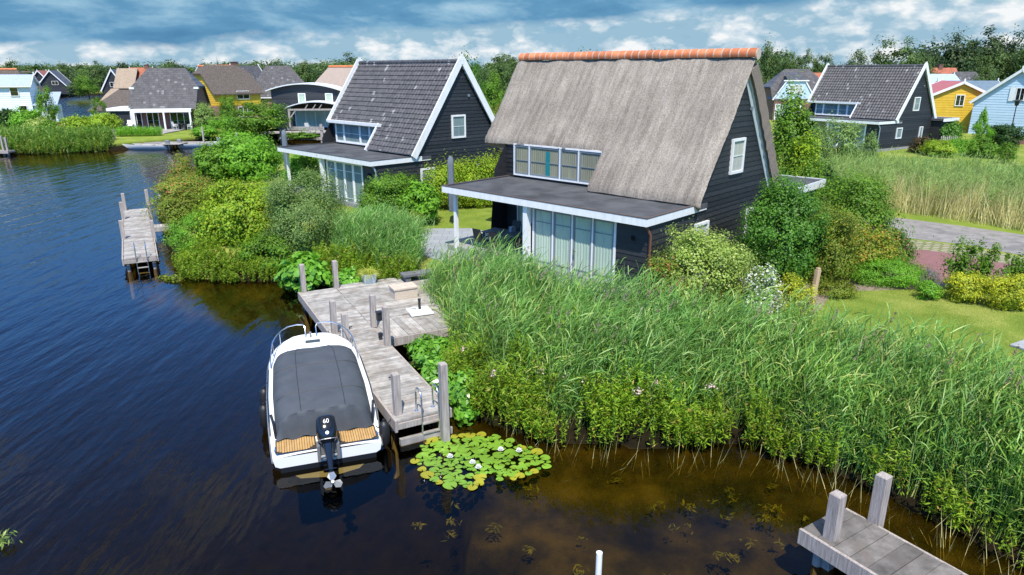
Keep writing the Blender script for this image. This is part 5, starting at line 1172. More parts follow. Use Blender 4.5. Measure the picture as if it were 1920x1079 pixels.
bush('shrub', 'big rounded green shrub behind the lawn patch at the canal bend', 462, 50, .7, 152, 258, 3.0, 20000, (.19, .13), lf_fresh, 120, .13)
bush('shrub', 'smaller round green shrub left of the big one at the canal bend', 405, 48, .6, 70, 276, 1.6, 8000, (.17, .12), lf_mid, 60, .15)
bush('shrub', 'wispy reddish shrub at the canal bend before the far jetty', 355, 47, .3, 62, 292, 1.3, 5000, (.13, .05), lf_red, 50, .2)
bush('shrub', 'leafy shrub under the porch roof of the tiled villa', 572, 46, .8, 68, 290, 1.4, 6000, (.14, .09), lf_fresh, 50, .15)
bush('shrub', 'dense mid green shrub against the corner of the tiled villa', 735, 34.6, .8, 128, 326, 1.5, 20000, (.095, .055), lf_mid, 110, .14)
bush('shrub', 'large leaved bright green shrub beside the tall parasol of the thatched villa', 787, 34.3, .8, 82, 345, 1.1, 6000, (.17, .11), lf_fresh, 60, .15)
bush('shrub', 'low grey heath like shrub before the bright large leaved shrub', 768, 32.2, .8, 74, 398, .7, 4500, (.07, .03), lf_olive, 40, .2)
# hedge between the villas
hq = []
for k in range(16):
    t = k / 15; a = P(826, 394, G0) * (1 - t) + P(962, 372, G0) * t; p, nn = crown_pts(2400, (.9, .8, 1.25 + .18 * math.sin(k * 1.7)), 22, .25, -.8, .3, seed=k); p += np.array([a.x, a.y, G0 + 1.3]); hq.append((p, nn))
p = np.concatenate([q[0] for q in hq]); nn = np.concatenate([q[1] for q in hq]); V, F = leaf_quads(p, nn, .12, .07); tag(npmesh('hedge', V, F, lf_lime), 'tall yellow green hedge between the two near villas', 'hedge')
hq = []
for k in range(9):
    t = k / 8; a = P(868, 391, G0) * (1 - t) + P(975, 386, G0) * t; p, nn = crown_pts(1100, (.6, .5, .5), 14, .25, -.6, .3, seed=k + 40); p += np.array([a.x, a.y, G0 + .45]); hq.append((p, nn))
p = np.concatenate([q[0] for q in hq]); nn = np.concatenate([q[1] for q in hq]); V, F = leaf_quads(p, nn, .09, .05); tag(npmesh('hedge', V, F, lf_lime), 'low clipped hedge at the lawn edge beyond the covered patio', 'hedge')
# right hand garden
bush('shrub', 'pale variegated shrub before the gable window of the thatched villa', 1312, 20.8, .8, 196, 436, 1.25, 24000, (.075, .05), lf_pale, 130, .14)
bush('shrub', 'reddish stemmed shrub at the corner downpipe of the thatched villa', 1232, 20.4, .8, 66, 482, .6, 3600, (.08, .05), lf_red, 30, .2)
bush('shrub', 'dark glossy green shrub, tallest against the rear of the thatched villa', 1452, 24.2, .8, 150, 343, 1.5, 26000, (.085, .055), lf_dark, 140, .13)
bush('shrub', 'round green shrub with pale blossom right of the dark glossy shrub', 1540, 24.5, .8, 130, 392, 1.4, 17000, (.08, .05), lf_olive, 100, .15)
bush('shrub', 'broad fresh green shrub before the rear annex of the thatched villa', 1580, 28.5, .8, 170, 330, 1.9, 18000, (.11, .06), lf_mid, 110, .16)
bush('shrub', 'orange and yellow tinged shrub beside the drive', 1612, 25.2, .8, 120, 428, 1.1, 9000, (.085, .05), lm('amber_leaves', (.13, .18, .02), (.24, .24, .03), c3=(.45, .2, .04), f3=.14), 60, .18)
bush('shrub', 'dark rose shrub with pinkish buds next to the red driveway', 1662, 26.4, .8, 80, 432, .9, 6000, (.09, .06), lm('rose_leaves', (.04, .085, .012), (.09, .15, .02), c3=(.4, .13, .12), f3=.05), 50, .18)
bush('ground_cover_shrub', 'low even green ground cover mound along the lawn border', 1655, 24.0, .85, 176, 488, .9, 13000, (.06, .035), lf_fresh, 90, .16)
bush('ground_cover_shrub', 'low dull green mound at the foot of the dark glossy shrub', 1560, 22.6, .85, 90, 528, .6, 4500, (.06, .035), lf_olive, 40, .2)
bush('shrub', 'creamy white flowering shrub at the reed edge', 1418, 19.6, .8, 78, 502, .6, 5200, (.075, .055), lf_white, 45, .18)
bush('shrub', 'yellow flowering low shrub left of the garden post', 1478, 20.2, .8, 92, 524, .6, 7000, (.065, .045), lf_yellow, 50, .18)
bush('shrub', 'yellow flowering mound before the loose shrubs, the left one of two', 1812, 21.9, .85, 84, 516, .55, 6000, (.06, .045), lf_yellow, 50, .18)
bush('shrub', 'yellow flowering mound before the loose shrubs, the right one of two', 1885, 21.2, .85, 92, 520, .55, 6000, (.06, .045), lf_yellow, 50, .18)
for (px, d, w_, top, lab) in ((1792, 23.0, 62, 454, 'loose airy shrub by the red drive, first from the drive end'), (1838, 23.0, 58, 450, 'loose airy shrub by the red drive, second from the drive end'), (1893, 22.6, 66, 468, 'loose airy shrub by the red drive at the picture edge')):
    bush('airy_shrub', lab, px, d, .85, w_, top, .5, 1700, (.085, .055), lf_mid, 40, .16, 'shrub', 'loose shrubs by the red drive', 7, seed=int(px), hollow=.1)
bush('lavender', 'small purple flowering lavender at the border corner', 1738, 22.9, .85, 44, 508, .35, 1500, (.05, .02), lm('lavender_flowers', (.05, .10, .03), (.1, .16, .04), c3=(.25, .12, .42), f3=.3), 25, .25, 'plant')
bush('shrub', 'small bright green clump at the lawn corner below the lavender', 1735, 22.2, .85, 50, 530, .4, 1800, (.06, .04), lf_fresh, 25, .22)
# waterside plants by the jetty
bush('marsh_marigold', 'glossy round leaved marsh plant in the water before the grey green shrub', 572, 26.2, .05, 96, 484, .9, 1500, (.26, .19), lf_glossy, 40, .2, 'plant', zm=-.1)
bush('marsh_marigold', 'small glossy leaved plant behind the far jetty post', 652, 25.6, .3, 60, 514, .6, 600, (.2, .13), lf_glossy, 24, .2, 'plant')
bush('pickerel_plant', 'upright broad leaved water plant at the lower platform edge', 812, 18.6, -.05, 92, 642, .8, 1900, (.19, .085), lf_glossy, 60, .18, 'plant')
bush('pickerel_plant', 'broad leaved water plants spreading below the platform beside the jetty', 826, 16.9, -.05, 70, 682, .7, 1300, (.19, .10), lf_glossy, 50, .2, 'plant')
bush('pickerel_plant', 'clump of broad leaved water plants near the jetty end post', 876, 15.7, -.05, 76, 706, .5, 1500, (.16, .085), lf_glossy, 40, .2, 'plant')

# reeds ---------------------------------------------------------------
def in_poly(poly, n, dens_fn=None):
    p = np.asarray(poly, float); lo, hi = p.min(0), p.max(0); out = np.zeros((0, 2))
    while len(out) < n:
        q = rng.uniform(lo, hi, (n * 3, 2)); q = q[sdist(p, q[:, 0], q[:, 1]) < 0]; out = np.concatenate([out, q])
    return out[:n]
def reeds(name, label, pts, h, lean, m, leaves=9, ll=(.32, .55), lw=.024, mats=None, stem_m=None, z=None, straw=0., t0=.22):
    n = len(pts); z = height(pts[:, 0], pts[:, 1]) if z is None else z; B = np.column_stack([pts, np.maximum(z, -.3)])
    H = rng.uniform(h[0], h[1], n) * (1 + .16 * np.sin(pts[:, 0] * 1.3 + pts[:, 1] * .8) * np.sin(pts[:, 1] * 1.1 - pts[:, 0] * .5)); lv = np.array(lean) + rng.normal(size=(n, 3)) * .11; lv[:, 2] = 1
    V1, F1 = blades(B, lv, H, np.full(n, .016), np.full(n, .04), 3); parts = [(V1, F1, 1)]
    k = np.repeat(np.arange(n), leaves); t = np.tile(np.linspace(t0, .97, leaves), n) + rng.uniform(-.05, .05, n * leaves)
    base = B[k] + nrm(lv)[k] * (H[k] * t)[:, None]; base[:, 2] -= .04 * H[k] * t ** 2
    az = rng.uniform(0, 6.28, n * leaves); el = rng.uniform(.4, 1.2, n * leaves) + t * .25
    dv = np.stack([np.cos(az) * np.cos(el), np.sin(az) * np.cos(el), np.sin(el)], 1) + np.array([lean[0] * 1.6, lean[1] * 1.6, 0]) * (.4 + t)[:, None]
    V2, F2 = blades(base, dv, rng.uniform(ll[0], ll[1], n * leaves) * (1.1 - .35 * np.abs(t - .6)), np.full(n * leaves, lw), rng.uniform(.15, .75, n * leaves), 3)
    parts.append((V2, F2, 0)); V, F, mi = join(parts)
    o = npmesh(name, V, F, [m, stem_m or m], None, mi); return tag(o, label, 'reeds', kind='stuff')
def pxpoly(*q): return [tuple(P(a, b, c)[:2]) for a, b, c in q]
REEDR = [(5.6, 14.3), (7.0, 13.0), (8.3, 11.6), (9.3, 9.8), (10.2, 6.6), (11.4, 6.4), (10.4, 10.0), (8.6, 12.3), (6.6, 14.4)]
REED = [(-3.6, 24.4), (-1.6, 22.9), (.6, 19.6), (2.0, 18.2), (3.6, 17.0), (6.4, 15.5), (8.9, 14.1), (9.9, 12.6), (11.4, 11.0), (12.6, 7.5), (10.5, 6.5), (9.4, 9.4), (8.2, 11.5), (6.8, 13.1), (5.3, 14.4), (3.0, 14.2), (.9, 14.45), (-.5, 15.5), (-1.3, 17.2), (-2.2, 20.5), (-2.9, 22.6)]
allp = in_poly(REED, 8200); pick = rng.uniform(0, 1, len(allp)); clus = np.sin(allp[:, 0] * 1.1 + 2 * np.sin(allp[:, 1] * .7)) * .5 + .5
gA = pick < .5 + .4 * clus
reeds('reed_bed', 'tall dense green common reed along the water before the thatched villa', allp[gA], (1.5, 2.3), (.20, .09, 1), lf_reed, 8, (.42, .72), .028)
reeds('reed_bed', 'yellower green reed mixed into the tall reed bed', allp[~gA], (1.25, 2.15), (.22, .10, 1), lf_reedy, 8, (.42, .76), .031)
reeds('reed_bed', 'tall reed reaching the waterline beside the corner jetty', in_poly(REEDR, 1500), (1.2, 2.1), (.16, .04, 1), lf_reedy, 8, (.42, .76), .032)
q = in_poly(REED, 760); B = np.column_stack([q, height(q[:, 0], q[:, 1])]); dv = rng.normal(size=(len(q), 3)) * np.array([.2, .2, 0]) + np.array([.12, .05, 1]); V, F = blades(B, dv, rng.uniform(1.1, 2.0, len(q)), np.full(len(q), .014), rng.uniform(0, .2, len(q)), 3)
tag(npmesh('dead_stalks', V, F, lf_straw), 'dead straw stalks standing inside the tall reed bed', 'stalks', kind='stuff')
q = in_poly(REED, 130); zt = height(q[:, 0], q[:, 1]) + rng.uniform(1.75, 2.25, len(q)); k = np.repeat(np.arange(len(q)), 16); tt = rng.uniform(0, 1, len(k)); pos = np.column_stack([q[k, 0] + .34 + tt * .12, q[k, 1] + .15 + tt * .04, zt[k] + tt * .24]) + rng.normal(size=(len(k), 3)) * .012
V, F = leaf_quads(pos, rng.normal(size=pos.shape), .09, .022); tag(npmesh('reed_plumes', V, F, M('plume_brown', (.16, .11, .08), (.24, .17, .13), rough=.9)), 'brownish plumes above the tall reed bed', 'plumes', kind='stuff')
REED2 = [(-7.3, 27.1), (-3.9, 25.6), (-3.6, 27.0), (-4.8, 29.2), (-6.9, 30.0), (-7.8, 28.5)]
reeds('reed_bed', 'clump of pale green reed behind the jetty platform', in_poly(REED2, 1500), (1.3, 2.0), (.12, .10, 1), lf_reed, 9, (.35, .6))
def clumpy(p): k = np.sin(p[:, 0] * 2.3 + 1.9 * np.sin(p[:, 1] * 1.7)) * np.sin(p[:, 1] * 2.6 - p[:, 0] * .9); return p[k > rng.uniform(-.75, .6, len(p))]
# leafy waterside herbs in front of the reeds
def herbs(name, label, pts, h, m, leaves=34, L=.125, W=.032, lean=(.05, -.08)):
    n = len(pts); z = np.maximum(height(pts[:, 0], pts[:, 1]), -.1); B = np.column_stack([pts, z]); cl = .5 + .5 * np.sin(pts[:, 0] * 2.9 + 1.3 * np.sin(pts[:, 1] * 2.1)) * np.sin(pts[:, 1] * 3.3 + pts[:, 0] * 1.1); H = (h[0] + (h[1] - h[0]) * (.25 + .75 * cl)) * rng.uniform(.65, 1.2, n)
    lv = np.column_stack([np.full(n, lean[0]), np.full(n, lean[1]), np.ones(n)]) + rng.normal(size=(n, 3)) * .14; lv = nrm(lv)
    V1, F1 = blades(B, lv, H, np.full(n, .014), np.full(n, .02), 2); k = np.repeat(np.arange(n), leaves); t = np.tile(np.linspace(.25, 1.0, leaves), n)
    az = rng.uniform(0, 6.28, n * leaves); el = rng.uniform(0., 1.15, n * leaves); dv = np.stack([np.cos(az) * np.cos(el), np.sin(az) * np.cos(el), np.sin(el)], 1)
    base = B[k] + lv[k] * (H[k] * t)[:, None]; sp_ = (.5 + .9 * (1.05 - t))
    base = base + dv * (rng.uniform(0, .10, n * leaves) * sp_)[:, None]
    nn = nrm(np.cross(dv, np.cross(np.array([0, 0, 1.]), dv)) + rng.normal(size=dv.shape) * .35)
    V2, F2 = leaf_quads(base, nn, L, W); V, F, mi = join([(V2, F2, 0), (V1, F1, 1)])
    return tag(npmesh(name, V, F, [m, lf_olive], None, mi), label, 'plants', kind='stuff')
HERBL = [(-1.9, 18.9), (-.6, 17.6), (.6, 16.6), (2.4, 16.0), (3.4, 14.6), (2.9, 13.8), (.9, 14.0), (-.9, 15.1), (-1.8, 17.2)]
HERB = [(-1.9, 18.9), (-1.0, 17.2), (-.2, 16.4), (.6, 15.0), (1.9, 15.4), (3.0, 14.6), (4.2, 15.0), (5.3, 14.6), (6.0, 14.0), (7.0, 12.9), (8.2, 11.6), (9.1, 9.7), (9.9, 7.2), (9.6, 7.5), (8.7, 10.3), (7.1, 12.6), (5.4, 13.9), (2.96, 13.75), (.9, 13.95), (-.9, 15.1), (-1.8, 17.2)]
herbs('waterside_herbs', 'lime green leafy willowherb and loosestrife fringe at the foot of the reeds', clumpy(np.concatenate([in_poly(HERB, 1700), in_poly(HERBL, 800)])), (.35, 1.6), lf_herb)
HERB2 = [(-7.9, 26.5), (-3.9, 25.3), (-3.8, 26.2), (-7.2, 27.6), (-8.3, 27.6)]
herbs('waterside_herbs', 'lime green leafy herbs behind the jetty platform', in_poly(HERB2, 650), (.6, 1.25), lf_herb)
HERB3 = [(-15.2, 29.5), (-13.8, 27.4), (-12.3, 26.9), (-9.6, 26.9), (-9.6, 27.6), (-12.2, 28.2), (-14.2, 30.5)]
herbs('waterside_herbs', 'green herbs fringing the water under the lime green shrub', in_poly(HERB3, 520), (.35, .8), lf_herb)
# pinkish flower heads of hemp agrimony among the herbs
fp = []; 
for (px, py) in ((1062, 671), (1068, 675), (1104, 683), (1083, 686), (1056, 705), (1075, 700), (1098, 712), (1205, 709), (1235, 717), (1194, 733), (955, 655), (1015, 695), (1334, 725), (1648, 735), (1705, 790), (1763, 790), (1750, 800), (1690, 785), (870, 655), (925, 700)):
    v = P(px, py, 1.45); fp.append(np.column_stack([v.x + rng.normal(size=26) * .055, v.y + rng.normal(size=26) * .055, v.z + rng.normal(size=26) * .03]))
fp = np.concatenate(fp); V, F = leaf_quads(fp, rng.normal(size=fp.shape) + np.array([0, 0, 1.]), .05, .04); tag(npmesh('flower_heads', V, F, M('dusty_pink_petals', (.52, .34, .32), (.62, .48, .42), rough=.9)), 'dusty pink hemp agrimony flower heads among the waterside herbs', 'flowers', kind='stuff')
# bare stalks standing in the shallow water
sp_ = in_poly([(-.9, 15.0), (.9, 13.9), (2.96, 13.5), (5.5, 13.6), (7.2, 12.2), (9.0, 9.6), (8.6, 9.3), (6.8, 11.9), (5.4, 13.2), (3, 13.1), (.8, 13.6)], 190)
n = len(sp_); B = np.column_stack([sp_, np.full(n, -.4)]); dv = rng.normal(size=(n, 3)) * np.array([.28, .28, 0]) + np.array([0, 0, 1]); V, F = blades(B, dv, rng.uniform(.5, 1.25, n), np.full(n, .014), rng.uniform(0, .15, n), 2)
tag(npmesh('dead_stalks', V, F, lf_straw), 'straw coloured dead reed stalks standing in the shallow water', 'stalks', kind='stuff')
# submerged water weed
q = in_poly([(-2.2, 12.5), (.5, 13.4), (5.5, 13.0), (7.8, 10.5), (5, 8.4), (1.5, 9.0), (-1.5, 10.2)], 46); pts_ = []; nr2 = []
for (x, y) in q:
    k = rng.integers(5, 22); z = rng.uniform(-.4, -.08); a = rng.uniform(0, 6.28, k); r_ = rng.uniform(0, .16, k)
    pts_.append(np.column_stack([x + np.cos(a) * r_, y + np.sin(a) * r_, np.full(k, z) + rng.normal(size=k) * .02])); nr2.append(rng.normal(size=(k, 3)) * .4 + np.array([0, 0, 1]))
V, F = leaf_quads(np.concatenate(pts_), np.concatenate(nr2), .13, .035); tag(npmesh('water_weed', V, F, lm('water_weed_leaves', (.13, .13, .012), (.26, .22, .025))), 'yellowish water weed just below the surface of the shallow water', 'water weed', kind='stuff')
# water lily ---------------------------------------------------------
lily = empty('water_lily', P(900, 868, 0), 0, 'yellow green water lily with floating pads and white flowers near the jetty end', 'water lily')
lc = P(900, 868, 0); m_pad = leafm('lily_pad_green', (.085, .17, .017), (.17, .25, .032), trans=.1, rough=.35, spec=.5); m_pady = leafm('lily_pad_yellow', (.17, .175, .02), (.29, .22, .025), trans=.1, rough=.4)
def pad_mesh(mb, x, y, r_, z, rot, curl):
    n = 16; vs = [(x, y, z)]
    for k in range(n):
        a = rot + .18 + (6.283 - .36) * k / (n - 1); rr = r_ * (1 + .05 * math.sin(a * 3 + rot)); vs.append((x + rr * math.cos(a), y + rr * math.sin(a) * 1.0, z + curl * math.sin(a * 2 + rot) * r_))
    mb.add(vs, [(0, k, k + 1) for k in range(1, n)])
outline = [P(a, b, 0) for a, b in ((776, 862), (790, 838), (818, 818), (858, 816), (900, 816), (945, 822), (988, 838), (1020, 846), (1034, 858), (1026, 880), (995, 890), (968, 898), (905, 902), (890, 916), (848, 915), (815, 904), (780, 878))]
op = np.array([[v.x, v.y] for v in outline]); pads = []; tries = 0
while len(pads) < 170 and tries < 30000:
    tries += 1; q = rng.uniform(op.min(0), op.max(0)); sd = sdist(op, np.array([q[0]]), np.array([q[1]]))[0]
    if sd > 0 or (sd > -.22 and random.random() < .55) or math.sin(q[0] * 5.1 + 1) * math.sin(q[1] * 6.3) > .86: continue
    r_ = rng.choice([.06, .085, .11, .13, .155]) * rng.uniform(.9, 1.1)
    if all((q[0] - x) ** 2 + (q[1] - y) ** 2 > ((r_ + rr) * .78) ** 2 for x, y, rr, s in pads): pads.append((q[0], q[1], r_, sd))
pads.sort(key=lambda t: -t[2]); rest = MB()
for i, (x, y, r_, sd) in enumerate(pads):
    mb = MB() if i < 99 else rest; pad_mesh(mb, x - lc.x, y - lc.y, r_, .012 + .018 * random.random(), random.random() * 6.28, random.choice([.02, .05, .12]))
    if i < 99: mb.build('lily_pad', m_pady if (sd > -.13 and random.random() < .62) else m_pad, lily)
o = rest.build('small_lily_pads', m_pad, lily); o['kind'] = 'stuff'
for (px, py) in ((844, 857), (886, 868), (897, 877), (939, 844), (973, 846)):
    v = P(px, py, .05) - lc; fl_ = MB()
    for ringn, (rr, zz, cnt) in enumerate(((.085, .03, 8), (.06, .07, 7), (.03, .09, 5))):
        for k in range(cnt):
            a = 6.283 * k / cnt + ringn * .4; c_, s_ = math.cos(a), math.sin(a); fl_.quad((v.x + c_ * .012, v.y + s_ * .012, .04), (v.x + c_ * rr * .6 - s_ * .02, v.y + s_ * rr * .6 + c_ * .02, .04 + zz * .7), (v.x + c_ * rr, v.y + s_ * rr, .04 + zz), (v.x + c_ * rr * .6 + s_ * .02, v.y + s_ * rr * .6 - c_ * .02, .04 + zz * .7))
    fl_.build('lily_flower', m_white, lily)
# dry reeds behind the road, grasses ----------------------------------
DRY = pxpoly((1545, 398, .9), (1640, 392, .9), (1740, 406, .9), (1860, 424, .9), (1990, 446, .9), (2040, 385, .9), (1860, 362, .9), (1700, 348, .9), (1600, 344, .9), (1530, 352, .9))
DRYF = pxpoly((1630, 394, .9), (1740, 408, .9), (1860, 426, .9), (1990, 448, .9), (2010, 420, .9), (1860, 398, .9), (1740, 384, .9), (1620, 374, .9))
dp_ = in_poly(DRY, 5200); k_ = np.sin(dp_[:, 0] * 2.1 + 1.7 * np.sin(dp_[:, 1] * 1.3)) * np.sin(dp_[:, 1] * 1.9 - dp_[:, 0] * .8); dp_ = dp_[k_ > rng.uniform(-.9, .55, len(dp_))]
reeds('dry_reed_bed', 'tall straw and green reeds behind the road', dp_, (1.6, 2.5), (.10, .05, 1), lf_reed2, 8, (.4, .7), .03, stem_m=lf_straw, t0=.5)
n = 4200; q = np.concatenate([in_poly(DRY, 1800), in_poly(DRYF, 2400)]); B = np.column_stack([q, np.full(n, G0)]); dv = rng.normal(size=(n, 3)) * np.array([.16, .16, 0]) + np.array([.08, .02, 1]); V, F = blades(B, dv, rng.uniform(1.0, 2.3, n), np.full(n, .032), rng.uniform(0, .12, n), 3)
tag(npmesh('straw_stalks', V, F, lf_straw), 'dead beige reed stalks leaning behind the road', 'stalks', kind='stuff')
FAR = [(at(a, d_).x, d_) for a, d_ in ((-10, 72.2), (60, 72.6), (130, 73.8), (208, 76), (214, 80), (130, 78.5), (60, 78.5), (-10, 78))]
herbs('bank_herbs', 'tall green and yellow herbs along the far bank of the canal', in_poly(FAR, 620), (.3, 1.9), lf_mid, 22, .24, .08)
herbs('bank_herbs', 'yellow flowering herbs along the far bank of the canal', in_poly(FAR, 160), (.4, 1.3), lf_yellow, 22, .2, .09)
reeds('bank_reeds', 'green reed and tall grass fringing the far bank of the canal', in_poly(FAR, 1500), (.7, 1.7), (.05, 0, 1), lf_reedy, 6, (.45, .8), .06)
FAR2 = [(at(a, d_).x, d_) for a, d_ in ((216, 82.5), (300, 83.5), (306, 86), (220, 85))]
reeds('bank_grass', 'green grass between the far jetty and the plank terrace', in_poly(FAR2, 700), (.6, 1.1), (0, 0, 1), lf_fresh, 5, (.3, .5), .06)
# short turf blades on the lawn
def turf(name, label, poly, n, h=(.03, .07), m=None):
    q = in_poly(poly, n); B = np.column_stack([q, np.full(n, G0 - .005)]); V, F = blades(B, rng.normal(size=(n, 3)) * .45 + np.array([0, 0, 1]), rng.uniform(h[0], h[1], n), np.full(n, .012), rng.uniform(.1, .5, n), 1)
    tag(npmesh(name, V, F, m), label, 'grass', kind='stuff')
lf_turf = lm('turf_blades', (.115, .185, .032), (.245, .275, .06), c3=(.42, .37, .15), f3=.12)
turf('lawn_grass', 'sunlit mown lawn before the reeds', pxpoly((1560, 545, .9), (1700, 540, .9), (1800, 562, .9), (1940, 600, .9), (2000, 680, .9), (1880, 690, .9), (1700, 640, .9), (1560, 610, .9), (1520, 590, .9)), 70000, m=lf_turf)
turf('lawn_grass', 'mown lawn strip beyond the covered patio', pxpoly((780, 428, .9), (880, 415, .9), (950, 425, .9), (960, 388, .9), (870, 392, .9), (770, 415, .9)), 22000, m=lf_turf)

# ------------------------------------------------------------------ trees
PROTO = {}
def tree_proto(kind, seed):
    """crown and trunk meshes in unit size: radius 1, height 1"""
    key = (kind, seed)
    if key in PROTO: return PROTO[key]
    cfg = dict(round=(6500, 64, .16, (1, 1, .47), .52, .14, .085, -.95), tall=(5200, 50, .15, (1, 1, .48), .52, .06, .085, -1), airy=(3400, 30, .13, (1, 1, .36), .62, .2, .075, -.5),
               willow=(5200, 60, .15, (1, 1, .48), .5, .03, .10, -.9), cone=(4200, 60, .13, (1, 1, .5), .5, .03, .075, -1))[kind]
    n, ncl, cr, rad, zc, zmin, leaf, zm = cfg; p, nn = crown_pts(n, rad, ncl, cr, zm, .35 if kind != 'airy' else .6, .3, seed)
    if kind == 'cone': k = np.clip((p[:, 2] + .5), 0, 1); p[:, :2] *= (1.15 - k)[:, None] * 1.05
    if kind == 'willow': p[:, 2] -= .10 * (p[:, 0] ** 2 + p[:, 1] ** 2) - .03
    p[:, 2] += zc; keep = p[:, 2] > .02; p, nn = p[keep], nn[keep]
    V, F = leaf_quads(p, nn, leaf * (1 if kind != 'willow' else 1.2), leaf * (.7 if kind != 'willow' else .35)); V = V.reshape(-1, 4, 3); cc = V.mean(1, keepdims=True); V = (cc + (V - cc) * np.array([1.1, 1.1, .5])).reshape(-1, 3)
    me = bpy.data.meshes.new('crown'); o = npmesh('crown', V, F, [lf_far]); me = o.data; bpy.data.objects.remove(o)
    mb = MB(); g = random.Random(seed); top = zc + rad[2] * .3
    mb.tube([(0, 0, -.03), (g.uniform(-.03, .03), g.uniform(-.03, .03), top * .5), (g.uniform(-.06, .06), g.uniform(-.06, .06), top)], [.05, .038, .015], 7, cap=False)
    for k in range(8 if kind == 'airy' else 5):
        a = g.uniform(0, 6.28); z0 = g.uniform(.3, .62) * top; rr = g.uniform(.4, .75); mb.tube([(0, 0, z0), (math.cos(a) * rr * .5, math.sin(a) * rr * .5, z0 + .12), (math.cos(a) * rr, math.sin(a) * rr, z0 + .25)], [.024, .016, .006], 5, cap=False)
    o = mb.build('trunk', m_bark); tm = o.data; bpy.data.objects.remove(o)
    PROTO[key] = (me, tm); return PROTO[key]
def tree(label, px, d, w, top, kind='round', m=None, seed=1, z0=G0, group=None, base=None, name='tree'):
    c = at(px, d, z0); H = D(px, top, d).z - z0; r = .8 * w / 2 / FPX * (d * .9535 + 1); H *= .93
    e = empty(name, c, random.uniform(0, 6.28), label, 'tree', group); e.scale = (r, r, H)
    cm, tm = tree_proto(kind, seed)
    for nm, me in (('crown', cm), ('trunk', tm)):
        o = bpy.data.objects.new(nm, me); col.objects.link(o); o.parent = e
        if nm == 'crown' and m is not None and m is not lf_far:
            o.material_slots[0].link = 'OBJECT'; o.material_slots[0].material = m
        if nm == 'trunk': o.scale = (min(1, .9), min(1, .9), 1)
    return e
